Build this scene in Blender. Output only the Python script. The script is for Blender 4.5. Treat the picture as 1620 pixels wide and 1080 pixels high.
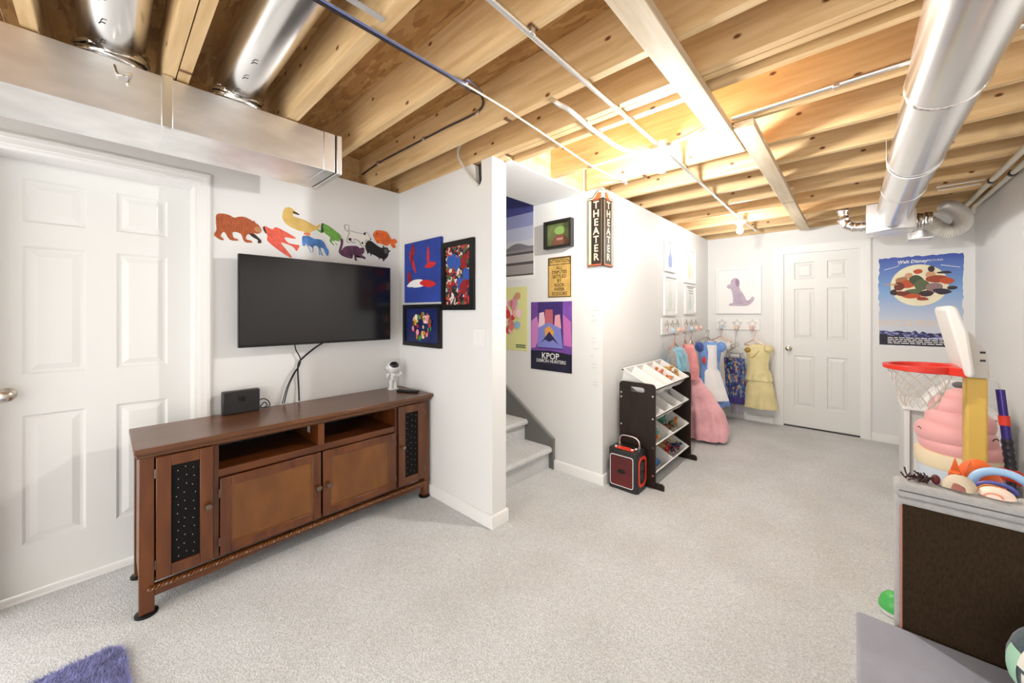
import bpy, bmesh, math, random
from mathutils import Vector, Matrix, Euler
from mathutils.geometry import tessellate_polygon
random.seed(7)
S = bpy.context.scene
COL = S.collection
for o in list(bpy.data.objects):
    bpy.data.objects.remove(o)

# ------------------------------------------------------------------ camera, world, exposure
CAMZ = 1.33
cd = bpy.data.cameras.new('camera')
cam = bpy.data.objects.new('camera', cd)
COL.objects.link(cam)
cam.location = (0, 0, CAMZ)
cam.rotation_euler = (math.pi / 2, 0, math.atan2(540, 590))
cd.sensor_width = 36.0
cd.lens = 590.0 / 1620.0 * 36.0
cd.shift_y = -45.0 / 1620.0
cd.clip_start = 0.02
S.camera = cam
w = bpy.data.worlds.new('world')
S.world = w
w.use_nodes = True
w.node_tree.nodes['Background'].inputs[0].default_value = (1, 0.985, 0.96, 1)
w.node_tree.nodes['Background'].inputs[1].default_value = 2.9      # even fill added to lift the shadows, entering by the open rear
S.view_settings.view_transform = 'Standard'
S.view_settings.look = 'None'
S.view_settings.gamma = 1.0
S.view_settings.use_curve_mapping = False
S.view_settings.exposure = 0.24
BULB_STAIR = 1480.0  # emission strength of the bulb beside the stairs
BULB_FAR = 370.0     # bulb by the far door

# ------------------------------------------------------------------ materials
MATS = {}


def nn(nt, typ, **kw):
    n = nt.nodes.new(typ)
    for k, v in kw.items():
        setattr(n, k, v)
    return n


def mat(name, col, rough=0.5, metal=0.0, var=0.0, vscale=8.0, bump=0.0, bscale=60.0, stretch=(1, 1, 1), emit=0.0,
        coat=0.0, trans=0.0, alpha=1.0, sheen=0.0, spec=0.5, coord='Object', detail=3.0):
    if name in MATS:
        return MATS[name]
    m = bpy.data.materials.new(name)
    m.use_nodes = True
    nt = m.node_tree
    b = nt.nodes['Principled BSDF']
    c4 = (col[0], col[1], col[2], 1)
    b.inputs['Base Color'].default_value = c4
    b.inputs['Roughness'].default_value = rough
    b.inputs['Metallic'].default_value = metal
    b.inputs['Coat Weight'].default_value = coat
    b.inputs['Transmission Weight'].default_value = trans
    b.inputs['Alpha'].default_value = alpha
    b.inputs['Sheen Weight'].default_value = sheen
    b.inputs['Specular IOR Level'].default_value = spec
    if emit:
        b.inputs['Emission Color'].default_value = c4
        b.inputs['Emission Strength'].default_value = emit
    if var or bump:
        tc = nn(nt, 'ShaderNodeTexCoord')
        mp = nn(nt, 'ShaderNodeMapping')
        mp.inputs['Scale'].default_value = stretch
        nt.links.new(tc.outputs[coord], mp.inputs[0])
    if var:
        nz = nn(nt, 'ShaderNodeTexNoise')
        nz.inputs['Scale'].default_value = vscale
        nz.inputs['Detail'].default_value = detail
        nt.links.new(mp.outputs[0], nz.inputs['Vector'])
        r = nn(nt, 'ShaderNodeValToRGB')
        r.color_ramp.elements[0].position = 0.3
        r.color_ramp.elements[1].position = 0.7
        r.color_ramp.elements[0].color = tuple(max(0, x * (1 - var)) for x in col) + (1,)
        r.color_ramp.elements[1].color = tuple(min(1, x * (1 + var)) for x in col) + (1,)
        nt.links.new(nz.outputs['Fac'], r.inputs[0])
        nt.links.new(r.outputs[0], b.inputs['Base Color'])
    if bump:
        n2 = nn(nt, 'ShaderNodeTexNoise')
        n2.inputs['Scale'].default_value = bscale
        n2.inputs['Detail'].default_value = 2.0
        nt.links.new(mp.outputs[0], n2.inputs['Vector'])
        bp = nn(nt, 'ShaderNodeBump')
        bp.inputs['Strength'].default_value = bump
        bp.inputs['Distance'].default_value = 0.01
        nt.links.new(n2.outputs['Fac'], bp.inputs['Height'])
        nt.links.new(bp.outputs[0], b.inputs['Normal'])
    MATS[name] = m
    return m


def lumber(name, c0, c1, knots=True, stretch=(1.2, 14, 14), rough=0.6):
    """sawn softwood: grain stretched along X, ring-like streaks and dark knots, offset per object"""
    m = mat(name, c0, rough)
    nt = m.node_tree
    b = nt.nodes['Principled BSDF']
    tc = nn(nt, 'ShaderNodeTexCoord')
    oi = nn(nt, 'ShaderNodeObjectInfo')
    mul = nn(nt, 'ShaderNodeMath', operation='MULTIPLY')
    mul.inputs[1].default_value = 37.0
    nt.links.new(oi.outputs['Random'], mul.inputs[0])
    add = nn(nt, 'ShaderNodeVectorMath', operation='ADD')
    nt.links.new(tc.outputs['Object'], add.inputs[0])
    nt.links.new(mul.outputs[0], add.inputs[1])
    mp = nn(nt, 'ShaderNodeMapping')
    mp.inputs['Scale'].default_value = stretch
    nt.links.new(add.outputs[0], mp.inputs[0])
    nz = nn(nt, 'ShaderNodeTexNoise')
    nz.inputs['Scale'].default_value = 2.2
    nz.inputs['Detail'].default_value = 4.0
    nz.inputs['Distortion'].default_value = 0.6
    nt.links.new(mp.outputs[0], nz.inputs['Vector'])
    r = nn(nt, 'ShaderNodeValToRGB')
    r.color_ramp.elements[0].position = 0.32
    r.color_ramp.elements[0].color = tuple(c0) + (1,)
    r.color_ramp.elements[1].position = 0.68
    r.color_ramp.elements[1].color = tuple(c1) + (1,)
    nt.links.new(nz.outputs['Fac'], r.inputs[0])
    out = r.outputs[0]
    if knots:
        sx_ = nn(nt, 'ShaderNodeSeparateXYZ')
        nt.links.new(add.outputs[0], sx_.inputs[0])
        cb_ = nn(nt, 'ShaderNodeCombineXYZ')
        nt.links.new(sx_.outputs[0], cb_.inputs[0])
        nt.links.new(sx_.outputs[2], cb_.inputs[1])
        mp2 = nn(nt, 'ShaderNodeMapping')
        mp2.inputs['Scale'].default_value = (3.0, 5.0, 1.0)
        nt.links.new(cb_.outputs[0], mp2.inputs[0])
        vo = nn(nt, 'ShaderNodeTexVoronoi', voronoi_dimensions='2D')
        vo.inputs['Scale'].default_value = 1.0
        nt.links.new(mp2.outputs[0], vo.inputs['Vector'])
        r2 = nn(nt, 'ShaderNodeValToRGB')
        r2.color_ramp.elements[0].position = 0.025
        r2.color_ramp.elements[0].color = (0.20, 0.09, 0.03, 1)
        r2.color_ramp.elements[1].position = 0.055
        r2.color_ramp.elements[1].color = (1, 1, 1, 1)
        nt.links.new(vo.outputs['Distance'], r2.inputs[0])
        mx = nn(nt, 'ShaderNodeMix', data_type='RGBA', blend_type='MULTIPLY')
        mx.inputs[0].default_value = 1.0
        nt.links.new(out, mx.inputs[6])
        nt.links.new(r2.outputs[0], mx.inputs[7])
        out = mx.outputs[2]
    nt.links.new(out, b.inputs['Base Color'])
    return m


def speckle(name, cols, scale, rough=0.5, stretch=(1, 1, 1), feature='F1', bump=0.0, metal=0.0):
    """random flat-coloured cells (chips, mosaics, printed patterns)"""
    m = mat(name, cols[0], rough, metal)
    nt = m.node_tree
    b = nt.nodes['Principled BSDF']
    tc = nn(nt, 'ShaderNodeTexCoord')
    mp = nn(nt, 'ShaderNodeMapping')
    mp.inputs['Scale'].default_value = stretch
    nz = nn(nt, 'ShaderNodeTexNoise')
    nz.inputs['Scale'].default_value = scale * 0.6
    mx = nn(nt, 'ShaderNodeMix', data_type='VECTOR')
    mx.inputs[0].default_value = 0.07
    nt.links.new(tc.outputs['Object'], mp.inputs[0])
    nt.links.new(mp.outputs[0], nz.inputs['Vector'])
    nt.links.new(mp.outputs[0], mx.inputs[4])
    nt.links.new(nz.outputs['Color'], mx.inputs[5])
    vo = nn(nt, 'ShaderNodeTexVoronoi')
    vo.inputs['Scale'].default_value = scale
    nt.links.new(mx.outputs[1], vo.inputs['Vector'])
    sp = nn(nt, 'ShaderNodeSeparateColor')
    nt.links.new(vo.outputs['Color'], sp.inputs[0])
    r = nn(nt, 'ShaderNodeValToRGB')
    r.color_ramp.interpolation = 'CONSTANT'
    el = r.color_ramp.elements
    while len(el) < len(cols):
        el.new(0.5)
    for i, c in enumerate(cols):
        el[i].position = i / len(cols)
        el[i].color = tuple(c) + (1,)
    nt.links.new(sp.outputs[0], r.inputs[0])
    nt.links.new(r.outputs[0], b.inputs['Base Color'])
    return m


def srgb(r, g, b):
    f = lambda c: (c / 255.0 / 12.92) if c / 255.0 <= 0.04045 else ((c / 255.0 + 0.055) / 1.055) ** 2.4
    return (f(r), f(g), f(b))


M_wall = mat('wall_paint', (0.80, 0.80, 0.785), 0.55, bump=0.05, bscale=160)
M_trim = mat('white_trim_paint', (0.86, 0.85, 0.83), 0.35)
M_door = mat('door_paint', (0.79, 0.79, 0.765), 0.38)
M_ceilpanel = mat('drywall_ceiling', (0.80, 0.80, 0.80), 0.8)
M_joist = lumber('joist_wood', (0.62, 0.40, 0.185), (0.78, 0.565, 0.305))
M_board = lumber('pale_board_wood', (0.66, 0.52, 0.34), (0.80, 0.68, 0.50), stretch=(14, 1.2, 14))
M_osb = speckle('osb_chips', [(0.44, 0.24, 0.082), (0.50, 0.285, 0.10), (0.37, 0.19, 0.06), (0.56, 0.335, 0.13), (0.46, 0.25, 0.085)],
                22.0, 0.65, stretch=(0.6, 2.2, 1))
M_galv = mat('galvanised_steel', (0.88, 0.88, 0.88), 0.40, 1.0, var=0.10, vscale=5, bump=0.05, bscale=9, stretch=(1, 1, 2.5))
M_foil = mat('foil_tape', (0.86, 0.83, 0.80), 0.22, 1.0, bump=0.6, bscale=45)
M_silver = mat('silver_duct', (0.80, 0.795, 0.79), 0.24, 1.0, bump=0.10, bscale=6)
M_conduit = mat('conduit_steel', (0.80, 0.80, 0.79), 0.32, 1.0)
M_black = mat('black_plastic', (0.007, 0.007, 0.0075), 0.35, spec=0.35)
M_darkgap = mat('dark_gap', (0.03, 0.027, 0.022), 0.6)
M_bluecable = mat('blue_cable', (0.16, 0.19, 0.36), 0.35)
M_whitecable = mat('white_cable', (0.82, 0.81, 0.78), 0.4)
M_greycable = mat('grey_cable', (0.40, 0.38, 0.35), 0.5)
M_pvc = mat('pvc_cream', (0.78, 0.74, 0.62), 0.35)
M_chrome = mat('chrome', (0.85, 0.84, 0.82), 0.12, 1.0)
M_nickel = mat('satin_nickel', (0.62, 0.56, 0.48), 0.22, 1.0)
M_white = mat('white_plastic', (0.85, 0.85, 0.84), 0.35)
M_porcelain = mat('porcelain', (0.88, 0.88, 0.86), 0.25)


def bulbmat(name, s):
    m = mat(name, (1.0, 0.985, 0.965), 0.4, emit=s)
    return m


# cherry-stained wood with grain along Y
def stain(name, c0, c1, stretch):
    m = mat(name, c0, 0.30, coat=0.1)
    nt = m.node_tree
    b = nt.nodes['Principled BSDF']
    tc = nn(nt, 'ShaderNodeTexCoord')
    mp = nn(nt, 'ShaderNodeMapping')
    mp.inputs['Scale'].default_value = stretch
    nz = nn(nt, 'ShaderNodeTexNoise')
    nz.inputs['Scale'].default_value = 3.0
    nz.inputs['Detail'].default_value = 6.0
    nz.inputs['Distortion'].default_value = 0.4
    nt.links.new(tc.outputs['Object'], mp.inputs[0])
    nt.links.new(mp.outputs[0], nz.inputs['Vector'])
    r = nn(nt, 'ShaderNodeValToRGB')
    r.color_ramp.elements[0].position = 0.3
    r.color_ramp.elements[0].color = tuple(c0) + (1,)
    r.color_ramp.elements[1].position = 0.72
    r.color_ramp.elements[1].color = tuple(c1) + (1,)
    nt.links.new(nz.outputs['Fac'], r.inputs[0])
    nt.links.new(r.outputs[0], b.inputs['Base Color'])
    return m


M_cherryY = stain('cherry_stain_long', (0.066, 0.016, 0.004), (0.15, 0.045, 0.009), (6, 1.0, 6))
M_cherryZ = stain('cherry_stain_upright', (0.075, 0.018, 0.004), (0.165, 0.048, 0.009), (6, 6, 1.0))
M_cherryP = stain('cherry_stain_panel', (0.125, 0.042, 0.007), (0.21, 0.075, 0.013), (3, 3, 1.2))
M_cherryTop = stain('cherry_stain_top', (0.10, 0.036, 0.013), (0.17, 0.066, 0.026), (6, 0.8, 6))


def carpet():
    m = mat('carpet_pile', (0.6, 0.58, 0.54), 0.95, sheen=0.2, spec=0.1)
    nt = m.node_tree
    b = nt.nodes['Principled BSDF']
    tc = nn(nt, 'ShaderNodeTexCoord')
    big = nn(nt, 'ShaderNodeTexNoise')
    big.inputs['Scale'].default_value = 2.6
    big.inputs['Detail'].default_value = 5.0
    fine = nn(nt, 'ShaderNodeTexNoise')
    fine.inputs['Scale'].default_value = 170.0
    fine.inputs['Detail'].default_value = 3.0
    for n in (big, fine):
        nt.links.new(tc.outputs['Object'], n.inputs['Vector'])
    r = nn(nt, 'ShaderNodeValToRGB')
    r.color_ramp.elements[0].position = 0.3
    r.color_ramp.elements[0].color = (0.53, 0.54, 0.54, 1)
    r.color_ramp.elements[1].position = 0.66
    r.color_ramp.elements[1].color = (0.82, 0.84, 0.85, 1)
    nt.links.new(fine.outputs['Fac'], r.inputs[0])
    r2 = nn(nt, 'ShaderNodeValToRGB')
    r2.color_ramp.elements[0].position = 0.35
    r2.color_ramp.elements[0].color = (0.88, 0.87, 0.85, 1)
    r2.color_ramp.elements[1].position = 0.65
    r2.color_ramp.elements[1].color = (1, 1, 1, 1)
    nt.links.new(big.outputs['Fac'], r2.inputs[0])
    mx = nn(nt, 'ShaderNodeMix', data_type='RGBA', blend_type='MULTIPLY')
    mx.inputs[0].default_value = 1.0
    nt.links.new(r.outputs[0], mx.inputs[6])
    nt.links.new(r2.outputs[0], mx.inputs[7])
    nt.links.new(mx.outputs[2], b.inputs['Base Color'])
    bp = nn(nt, 'ShaderNodeBump')
    bp.inputs['Strength'].default_value = 0.55
    bp.inputs['Distance'].default_value = 0.012
    nt.links.new(fine.outputs['Fac'], bp.inputs['Height'])
    nt.links.new(bp.outputs[0], b.inputs['Normal'])
    return m


M_carpet = carpet()


# ------------------------------------------------------------------ mesh helpers
class MB:
    def __init__(s):
        s.v = []
        s.f = []

    def add(s, vs, fs):
        n = len(s.v)
        s.v += [tuple(v) for v in vs]
        s.f += [tuple(i + n for i in f) for f in fs]
        return s

    def box(s, x0, x1, y0, y1, z0, z1):
        vs = [(x, y, z) for z in (z0, z1) for y in (y0, y1) for x in (x0, x1)]
        return s.add(vs, [(0, 2, 3, 1), (4, 5, 7, 6), (0, 1, 5, 4), (2, 6, 7, 3), (0, 4, 6, 2), (1, 3, 7, 5)])

    def prism(s, pts, tov, d0, d1, hole=None):
        """polygon pts (u,v), mapped by tov(u,v,d), extruded from depth d0 to d1"""
        n = len(pts)
        if hole is None:
            vs = [tov(u, v, d0) for u, v in pts] + [tov(u, v, d1) for u, v in pts]
            fs = [tuple(range(n - 1, -1, -1)), tuple(range(n, 2 * n))]
            fs += [(i, (i + 1) % n, n + (i + 1) % n, n + i) for i in range(n)]
            return s.add(vs, fs)
        allp = list(pts) + list(hole)
        tri = tessellate_polygon([[Vector((u, v, 0)) for u, v in pts], [Vector((u, v, 0)) for u, v in hole]])
        N = len(allp)
        vs = [tov(u, v, d0) for u, v in allp] + [tov(u, v, d1) for u, v in allp]
        fs = [tuple(t) for t in tri] + [tuple(i + N for i in reversed(t)) for t in tri]
        h = len(hole)
        fs += [(i, (i + 1) % n, N + (i + 1) % n, N + i) for i in range(n)]
        fs += [(n + i, n + (i + 1) % h, N + n + (i + 1) % h, N + n + i) for i in range(h)]
        return s.add(vs, fs)

    def tube(s, pts, r, seg=8, close=False, caps=True, rfun=None):
        pts = [Vector(p) for p in pts]
        n = len(pts)
        up = None
        rings = []
        for i, p in enumerate(pts):
            if close:
                t = (pts[(i + 1) % n] - pts[i - 1]).normalized()
            else:
                t = (pts[min(i + 1, n - 1)] - pts[max(i - 1, 0)]).normalized()
            if up is None:
                a = Vector((0, 0, 1)) if abs(t.z) < 0.9 else Vector((1, 0, 0))
                up = (a - t * a.dot(t)).normalized()
            else:
                up = (up - t * up.dot(t))
                up = up.normalized() if up.length > 1e-6 else t.orthogonal().normalized()
            b = t.cross(up)
            rr = rfun(i) if rfun else r
            rings.append([p + (up * math.cos(2 * math.pi * k / seg) + b * math.sin(2 * math.pi * k / seg)) * rr for k in range(seg)])
        vs = [v for R in rings for v in R]
        fs = []
        for i in range(n if close else n - 1):
            j = (i + 1) % n
            for k in range(seg):
                l = (k + 1) % seg
                fs.append((i * seg + k, i * seg + l, j * seg + l, j * seg + k))
        if caps and not close:
            fs.append(tuple(range(seg - 1, -1, -1)))
            fs.append(tuple((n - 1) * seg + k for k in range(seg)))
        return s.add(vs, fs)

    def lathe(s, prof, c=(0, 0, 0), axis='z', seg=24, sx=1.0, sy=1.0):
        c = Vector(c)
        vs, fs = [], []
        for r, h in prof:
            for k in range(seg):
                a = 2 * math.pi * k / seg
                x, y = r * math.cos(a) * sx, r * math.sin(a) * sy
                vs.append(c + (Vector((x, y, h)) if axis == 'z' else Vector((h, x, y)) if axis == 'x' else Vector((x, h, y))))
        n = len(prof)
        for i in range(n - 1):
            for k in range(seg):
                l = (k + 1) % seg
                fs.append((i * seg + k, i * seg + l, (i + 1) * seg + l, (i + 1) * seg + k))
        fs.append(tuple(range(seg - 1, -1, -1)))
        fs.append(tuple((n - 1) * seg + k for k in range(seg)))
        return s.add(vs, fs)

    def ell(s, c, r, seg=14, rings=8, rot=None):
        vs, fs = [], []
        c = Vector(c)
        R = Euler(rot).to_matrix() if rot else Matrix.Identity(3)
        for i in range(rings + 1):
            th = math.pi * i / rings
            for k in range(seg):
                a = 2 * math.pi * k / seg
                rr = max(math.sin(th), 0.002)
                vs.append(c + R @ Vector((r[0] * rr * math.cos(a), r[1] * rr * math.sin(a), r[2] * math.cos(th))))
        for i in range(rings):
            for k in range(seg):
                l = (k + 1) % seg
                fs.append((i * seg + k, (i + 1) * seg + k, (i + 1) * seg + l, i * seg + l))
        fs.append(tuple(range(seg)))
        fs.append(tuple(rings * seg + k for k in range(seg - 1, -1, -1)))
        return s.add(vs, fs)

    def xf(s, M):
        s.v = [tuple(M @ Vector(v)) for v in s.v]
        return s

    def build(s, name, m, parent=None, bevel=0.0, seg=2, world=True, smooth=True, kind=None, ang=38):
        me = bpy.data.meshes.new(name)
        if parent is not None and world:
            r = parent
            while r.parent:
                r = r.parent
            off = r.location
            loc = Vector((0, 0, 0))
        elif parent is None and world:
            xs, ys, zs = zip(*s.v)
            off = Vector(((min(xs) + max(xs)) / 2, (min(ys) + max(ys)) / 2, min(zs)))
            loc = off
        else:
            off = loc = Vector((0, 0, 0))
        me.from_pydata([(v[0] - off[0], v[1] - off[1], v[2] - off[2]) for v in s.v], [], s.f)
        bm = bmesh.new()
        bm.from_mesh(me)
        bmesh.ops.recalc_face_normals(bm, faces=bm.faces)
        if smooth:
            for e in bm.edges:
                if len(e.link_faces) == 2 and e.calc_face_angle(0) > math.radians(ang):
                    e.smooth = False
            for f in bm.faces:
                f.smooth = True
        bm.to_mesh(me)
        bm.free()
        o = bpy.data.objects.new(name, me)
        COL.objects.link(o)
        o.location = loc
        if parent is not None:
            o.parent = parent
        if m is not None:
            me.materials.append(m)
        if bevel:
            bv = o.modifiers.new('bevel', 'BEVEL')
            bv.width = bevel
            bv.segments = seg
            bv.limit_method = 'ANGLE'
            bv.harden_normals = False
        if kind:
            o['kind'] = kind
        return o


def tag(o, label, cat, group=None):
    o['label'] = label
    o['category'] = cat
    if group:
        o['group'] = group
    return o


def thing(name, label, cat, loc=(0, 0, 0), group=None, rot=(0, 0, 0)):
    o = bpy.data.objects.new(name, None)
    COL.objects.link(o)
    o.location = loc
    o.rotation_euler = rot
    o.empty_display_size = 0.1
    return tag(o, label, cat, group)


def struct(o):
    o['kind'] = 'structure'
    return o


def sroot(name, loc=(0, 0, 0)):
    o = bpy.data.objects.new(name, None)
    COL.objects.link(o)
    o.location = loc
    o['kind'] = 'structure'
    return o


def B(x0, x1, y0, y1, z0, z1):
    return MB().box(x0, x1, y0, y1, z0, z1)


def onY(y0):      # a wall facing -Y: u = X, v = Z, d = distance off the wall
    return lambda u, v, d: (u, y0 - d, v)


def onX(x0):      # a wall facing +X: u = Y, v = Z
    return lambda u, v, d: (x0 + d, u, v)


def onXn(x0):     # a face towards -X
    return lambda u, v, d: (x0 - d, u, v)


def onZ(z0):
    return lambda u, v, d: (u, v, z0 + d)


def rect(u0, u1, v0, v1):
    return [(u0, v0), (u1, v0), (u1, v1), (u0, v1)]


def rrect(u0, u1, v0, v1, r, n=5):
    out = []
    for cx, cy, a0 in ((u1 - r, v0 + r, -90), (u1 - r, v1 - r, 0), (u0 + r, v1 - r, 90), (u0 + r, v0 + r, 180)):
        for k in range(n + 1):
            a = math.radians(a0 + 90 * k / n)
            out.append((cx + r * math.cos(a), cy + r * math.sin(a)))
    return out


def circ(u, v, ru, rv=None, n=20):
    rv = rv or ru
    return [(u + ru * math.cos(2 * math.pi * k / n), v + rv * math.sin(2 * math.pi * k / n)) for k in range(n)]


def smoothpath(pts, n=8):
    """Catmull-Rom through pts"""
    P = [Vector(p) for p in pts]
    out = []
    for i in range(len(P) - 1):
        p0, p1, p2, p3 = P[max(i - 1, 0)], P[i], P[i + 1], P[min(i + 2, len(P) - 1)]
        for k in range(n):
            t = k / n
            out.append(0.5 * ((2 * p1) + (p2 - p0) * t + (2 * p0 - 5 * p1 + 4 * p2 - p3) * t * t + (3 * p1 - p0 - 3 * p2 + p3) * t ** 3))
    out.append(P[-1])
    return out


def spoly(pts, n=4):
    """closed smooth outline through 2-D points"""
    P = [Vector((p[0], p[1])) for p in pts]
    N = len(P)
    out = []
    for i in range(N):
        p0, p1, p2, p3 = P[i - 1], P[i], P[(i + 1) % N], P[(i + 2) % N]
        for k in range(n):
            t = k / n
            q = 0.5 * ((2 * p1) + (p2 - p0) * t + (2 * p0 - 5 * p1 + 4 * p2 - p3) * t * t + (3 * p1 - p0 - 3 * p2 + p3) * t ** 3)
            out.append((q.x, q.y))
    return out


def flat(parent, name, pts, fr, m, d0, th=0.0006):
    return MB().prism(pts, fr, d0, d0 + th).build(name, m, parent, smooth=False)


DG = None


def lettering(parent, name, txt, fr, u, v, size, m, d, sx=1.0, align='CENTER', bold=0.0, shear=0.0):
    cu = bpy.data.curves.new('t', 'FONT')
    cu.body = txt
    cu.size = size
    cu.align_x = align
    cu.align_y = 'CENTER'
    cu.offset = bold * size
    cu.shear = shear
    cu.resolution_u = 2
    ob = bpy.data.objects.new('t', cu)
    COL.objects.link(ob)
    dg = bpy.context.evaluated_depsgraph_get()
    me = ob.evaluated_get(dg).to_mesh()
    vs = [fr(u + p.co.x * sx, v + p.co.y, d) for p in me.vertices]
    fs = [tuple(p.vertices) for p in me.polygons]
    ob.evaluated_get(dg).to_mesh_clear()
    bpy.data.objects.remove(ob)
    bpy.data.curves.remove(cu)
    mb = MB()
    mb.add(vs, fs)
    return mb.build(name, m, parent, smooth=False)


# ------------------------------------------------------------------ room shell
XL, XR, YF, YB = -2.72, 0.83, -1.5, 5.43
YP, YPB, XP = 1.617, 1.74, -1.645           # partition front, back, free end
XS, YS = -1.43, 2.60                         # side wall plane, stair wall plane
H = 2.30                                     # underside of joists

struct(B(-3.2, XR + 0.15, YF - 0.15, YB + 0.15, -0.12, 0.0).build('floor', M_carpet, smooth=False))

# left wall with the doorway
D1A, D1B, D1H = -0.375, 0.354, 2.06
lw = MB()
lw.box(XL - 0.22, XL, YF, D1A, 0, H).box(XL - 0.22, XL, D1A, D1B, D1H, H).box(XL - 0.22, XL, D1B, YP, 0, H)
struct(lw.build('wall_left', M_wall, smooth=False))

# partition with the cut notch at its top
pw = [(XL, 0), (XP, 0), (XP, H), (-1.745, H), (-1.741, 2.175), (-1.755, 2.150), (-1.79, 2.163), (-1.803, 2.285), (-1.83, H), (XL, H)]
wp = struct(MB().prism(pw, onY(YP), -0.035, 0.0).build('wall_partition', M_wall, smooth=False))
struct(B(XL, XP, YP + 0.0352, YPB, 0, H).build('core', M_wall, wp, smooth=False))
B(-1.815, -1.735, YP + 0.028, YP + 0.0348, 2.14, H - 0.002).build('notch_shade_sheet', M_darkgap, wp, smooth=False)  # near-black sheet paints in the shade inside the cut

# stair wall and side wall (a corner), drop ceiling over the first steps
ws = struct(MB().prism([(XS, 0), (XS, H), (-2.10, H), (-2.10, 3.6), (-4.4, 3.6), (-4.4, 0)], onY(YS), -0.12, 0.0).build('wall_stair', M_wall, smooth=False))
struct(B(XS - 0.12, XS, YS + 0.12, YB, 0, H).build('wall_side', M_wall, smooth=False))
struct(B(-2.10, -1.60, YPB, YS, 2.288, 2.30).build('ceiling_stair_panel', M_ceilpanel, smooth=False))
struct(B(-4.4, -2.10, YPB - 0.1, YPB, H, 3.6).build('wall_stairwell_near', M_wall, smooth=False))
struct(B(-2.12, -2.10, YPB, YS, 2.30, 3.6).build('wall_stairwell_header', M_wall, smooth=False))
struct(B(-4.4, -4.3, YPB, YS, 0, 3.6).build('wall_stairwell_end', M_wall, smooth=False))
struct(B(-4.3, XL - 0.22, YPB - 0.1, YPB, 0, H).build('wall_stairwell_low', M_wall, smooth=False))
struct(B(-4.4, -2.10, YPB, YS, 3.6, 3.62).build('ceiling_stairwell', M_ceilpanel, smooth=False))

# back wall with doorway
D2A, D2B, D2H = -0.627, 0.071, 2.04
bw = MB().box(XS, D2A, YB, YB + 0.12, 0, H).box(D2A, D2B, YB, YB + 0.12, D2H, H).box(D2B, XR, YB, YB + 0.12, 0, H)
struct(bw.build('wall_back', M_wall, smooth=False))
struct(B(XR, XR + 0.12, YF, YB, 0, H).build('wall_right', M_wall, smooth=False))


def baseboard(name, pts, nrm):
    """pts: two floor points, nrm: outward normal; board with a rounded top"""
    a, b = Vector((*pts[0], 0)), Vector((*pts[1], 0))
    n = Vector((*nrm, 0))
    prof = [(0, 0), (0.014, 0), (0.014, 0.066), (0.010, 0.075), (0.004, 0.08), (0, 0.08)]
    mb = MB()
    vs = [a + n * d + Vector((0, 0, z)) for d, z in prof] + [b + n * d + Vector((0, 0, z)) for d, z in prof]
    k = len(prof)
    fs = [(i, (i + 1) % k, k + (i + 1) % k, k + i) for i in range(k)] + [tuple(range(k)), tuple(range(2 * k - 1, k - 1, -1))]
    mb.add(vs, fs)
    return struct(mb.build(name, M_trim))


baseboard('baseboard_partition', [(XL, YP), (XP + 0.014, YP)], (0, -1))
baseboard('baseboard_partition_end', [(XP, YP), (XP, YPB + 0.01)], (1, 0))
baseboard('baseboard_stair', [(-1.885, YS), (XS + 0.014, YS)], (0, -1))
baseboard('baseboard_side', [(XS, YS), (XS, YB)], (1, 0))
baseboard('baseboard_back', [(XS, YB), (-0.712, YB)], (0, -1))
baseboard('baseboard_back_right', [(0.142, YB), (XR, YB)], (0, -1))
baseboard('baseboard_right', [(XR, YF), (XR, YB)], (-1, 0))
baseboard('baseboard_left', [(XL, 0.416), (XL, YP)], (1, 0))
baseboard('baseboard_left_rear', [(XL, YF), (XL, -0.438)], (1, 0))


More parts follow.
